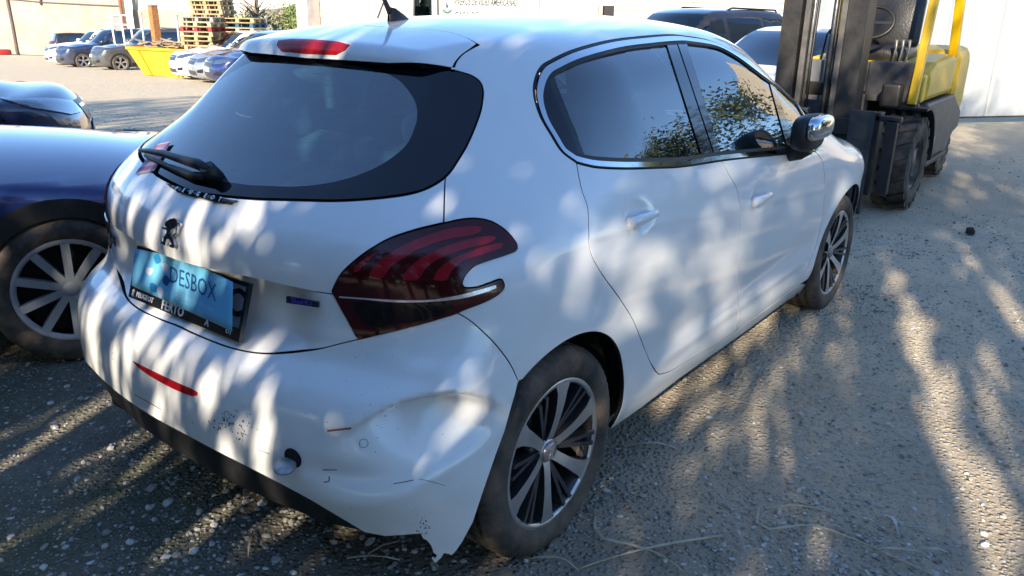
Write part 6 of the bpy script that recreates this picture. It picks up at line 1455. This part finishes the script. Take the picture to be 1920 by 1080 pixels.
for i, (y, h) in enumerate([(-10.2, 8.6), (-8.6, 8.8), (-7.0, 8.4), (-5.5, 7.0), (-3.9, 5.3), (-2.4, 5.2), (-.9, 5.2), (.6, 5.3), (2.1, 5.2), (3.6, 5.4), (5.2, 5.3), (6.8, 5.5), (8.6, 5.4)]):
    shade_tree(-5.3-.3*(i % 2), y, h, 1.15, .7, int(TREE_N*h/5.2), 40+i, 'bushy roadside tree with hanging narrow leaves behind the parked cars')
# scrub bank beyond the far cars
bank = MB(); b0, b1 = np.array(at(430, 31)), np.array(at(600, 31)); d_ = (b1-b0); n_ = 14; V = []; Fc = []
rnd = np.random.RandomState(2)
for i in range(n_+1):
    p = b0+d_*i/n_
    for k, (pu, z) in enumerate([(0, -1.2), (.8, -.2), (1.8, .6), (3.2, 1.05), (6, 1.3)]): V.append((p[0]+HF[0]*pu, p[1]+HF[1]*pu, z+.06*rnd.randn()))
for i in range(n_):
    for k in range(4): Fc.append((i*5+k, (i+1)*5+k, (i+1)*5+k+1, i*5+k+1))
tag(mesh('bank', V, Fc, pm('bank_soil', (.33, .27, .18), .95, var=.3, scale=3), None, True), kind='structure')
def shrub(px, D, z0, w, h, mat, label, n=900, seed=1, lmin=.06, lmax=.14):
    x, y = at(px, D); r = np.random.RandomState(seed); root = empty('shrub', (x, y, z0-.9), 0, label, 'shrub', 'shrubs on the bank')
    c = r.normal(0, 1, (14, 3))*np.array([w*.33, w*.25, h*.22])+[0, 0, h*.55]
    pts = c[r.randint(0, 14, n)]+r.normal(0, 1, (n, 3))*np.array([w*.14, w*.14, h*.13]); pts[:, 2] = np.abs(pts[:, 2])
    leaf_cloud('foliage', pts, lmin, lmax, .03, .07, mat, root, seed+5, .2)
    mb = MB()
    for k in range(1): mb.tube([(0, 0, 0), (.05*r.randn(), .05*r.randn(), h*.4), (.15*r.randn(), .15*r.randn(), h*.8)], [.03, .02, .006], 5)
    mb.build('stem', BARK, root); return root
for i, (px, D, z0, w_, h_, m_, lb) in enumerate([(452, 25.2, .0, 1.3, 1.25, GREY, 'grey-green bush beside the tall pallet pile'), (478, 26.2, .6, 1.2, .75, SCRUB, 'bright green low bush on the bank beside the bare branches'), (500, 26.8, .9, 1.2, .55, SCRUB, 'low green bush along the crest of the bank'), (497, 24.8, .0, 1.1, 1.0, GREY, 'dusty grey bush behind the wire fence posts'), (520, 25.4, .1, 1.3, 1.25, DRYS, 'dry straw-coloured bush on the bank slope'), (548, 25.2, .2, 1.0, 1.35, SCRUB, 'leafy green shrub against the chipped pier'), (538, 27, 1.0, 1.0, .8, SCRUB, 'sunlit green shrub on top of the bank near the pier'), (525, 24.6, 0, 1.2, .7, GREY, 'low grey scrub at the foot of the bank'), (470, 24.6, 0, 1.1, .7, DRYS, 'low dry scrub below the bare branches')]):
    shrub(px, D*1.24, z0, w_*1.3, h_*1.3+.3, m_, lb, 1200, 70+i, .09, .2)
# bare branching shrub by the pallets
x, y = at(462, 32.); root = empty('bare_tree', (x, y, .2), 0, 'leafless grey branching tree behind the pallets', 'tree'); rnd = random.Random(8)
TW = pm('grey_twig', (.16, .12, .10), .9, var=.3); mb = MB(); mb.tube([(0, 0, 0), (.1, -.1, .8), (.1, -.2, 1.5)], [.10, .08, .05], 7); mb.build('trunk', TW, root)
for k in range(16):
    a = rnd.uniform(0, 6.28); L_ = rnd.uniform(.6, 1.5); z0 = rnd.uniform(.6, 1.4); mb = MB(); mb.tube([(.1, -.15, z0), (.1+.5*L_*math.cos(a), -.15+.5*L_*math.sin(a), z0+.4), (.1+L_*math.cos(a), -.15+L_*math.sin(a), z0+.5*rnd.random()+.3)], [.03, .018, .005], 5); mb.build('branch', TW, root)
for px, D in ((318, 30), (486, 29.5), (251, 34)):
    x, y = at(px, D); mb = MB(); mb.tube([(x, y, -1.4), (x+.02, y, .95)], .04, 8); mb.tube([(x+.02, y, .95), (x+.03, y, .98)], .046, 8); tag(mb.build('fence_post', pm('galvanised', (.5, .52, .53), .5, metal=.4, var=.2)), 'thin galvanised fence post rising behind the parked cars and pallets', 'post', 'fence posts')
# bush reflected in the car's flank, on the right of the yard
for i, (x, y, h) in enumerate([(4.5, -9.5, 3.2), (9.6, -5.6, 3.1), (3.0, -11.5, 3.4), (1.0, -10.5, 3.0)]):
    r = np.random.RandomState(90+i); root = empty('olive_bush', (x, y, 0), 0, 'dense dark olive bush at the right edge of the yard', 'bush', 'bushes at the right edge of the yard')
    c = r.normal(0, 1, (20, 3))*[.8, .8, h*.22]+[0, 0, h*.5]; nb = 26000 if i == 1 else 7000; pts = c[r.randint(0, 20, nb)]+r.normal(0, .34, (nb, 3)); pts[:, 2] = np.abs(pts[:, 2]); leaf_cloud('foliage', pts, .08, .17, .03, .06, LEAF, root, 95+i, .2)
    mb = MB(); mb.tube([(0, 0, -.05), (.1, 0, h*.5), (0, .1, h*.8)], [.12, .08, .03], 7); mb.build('trunk', BARK, root)
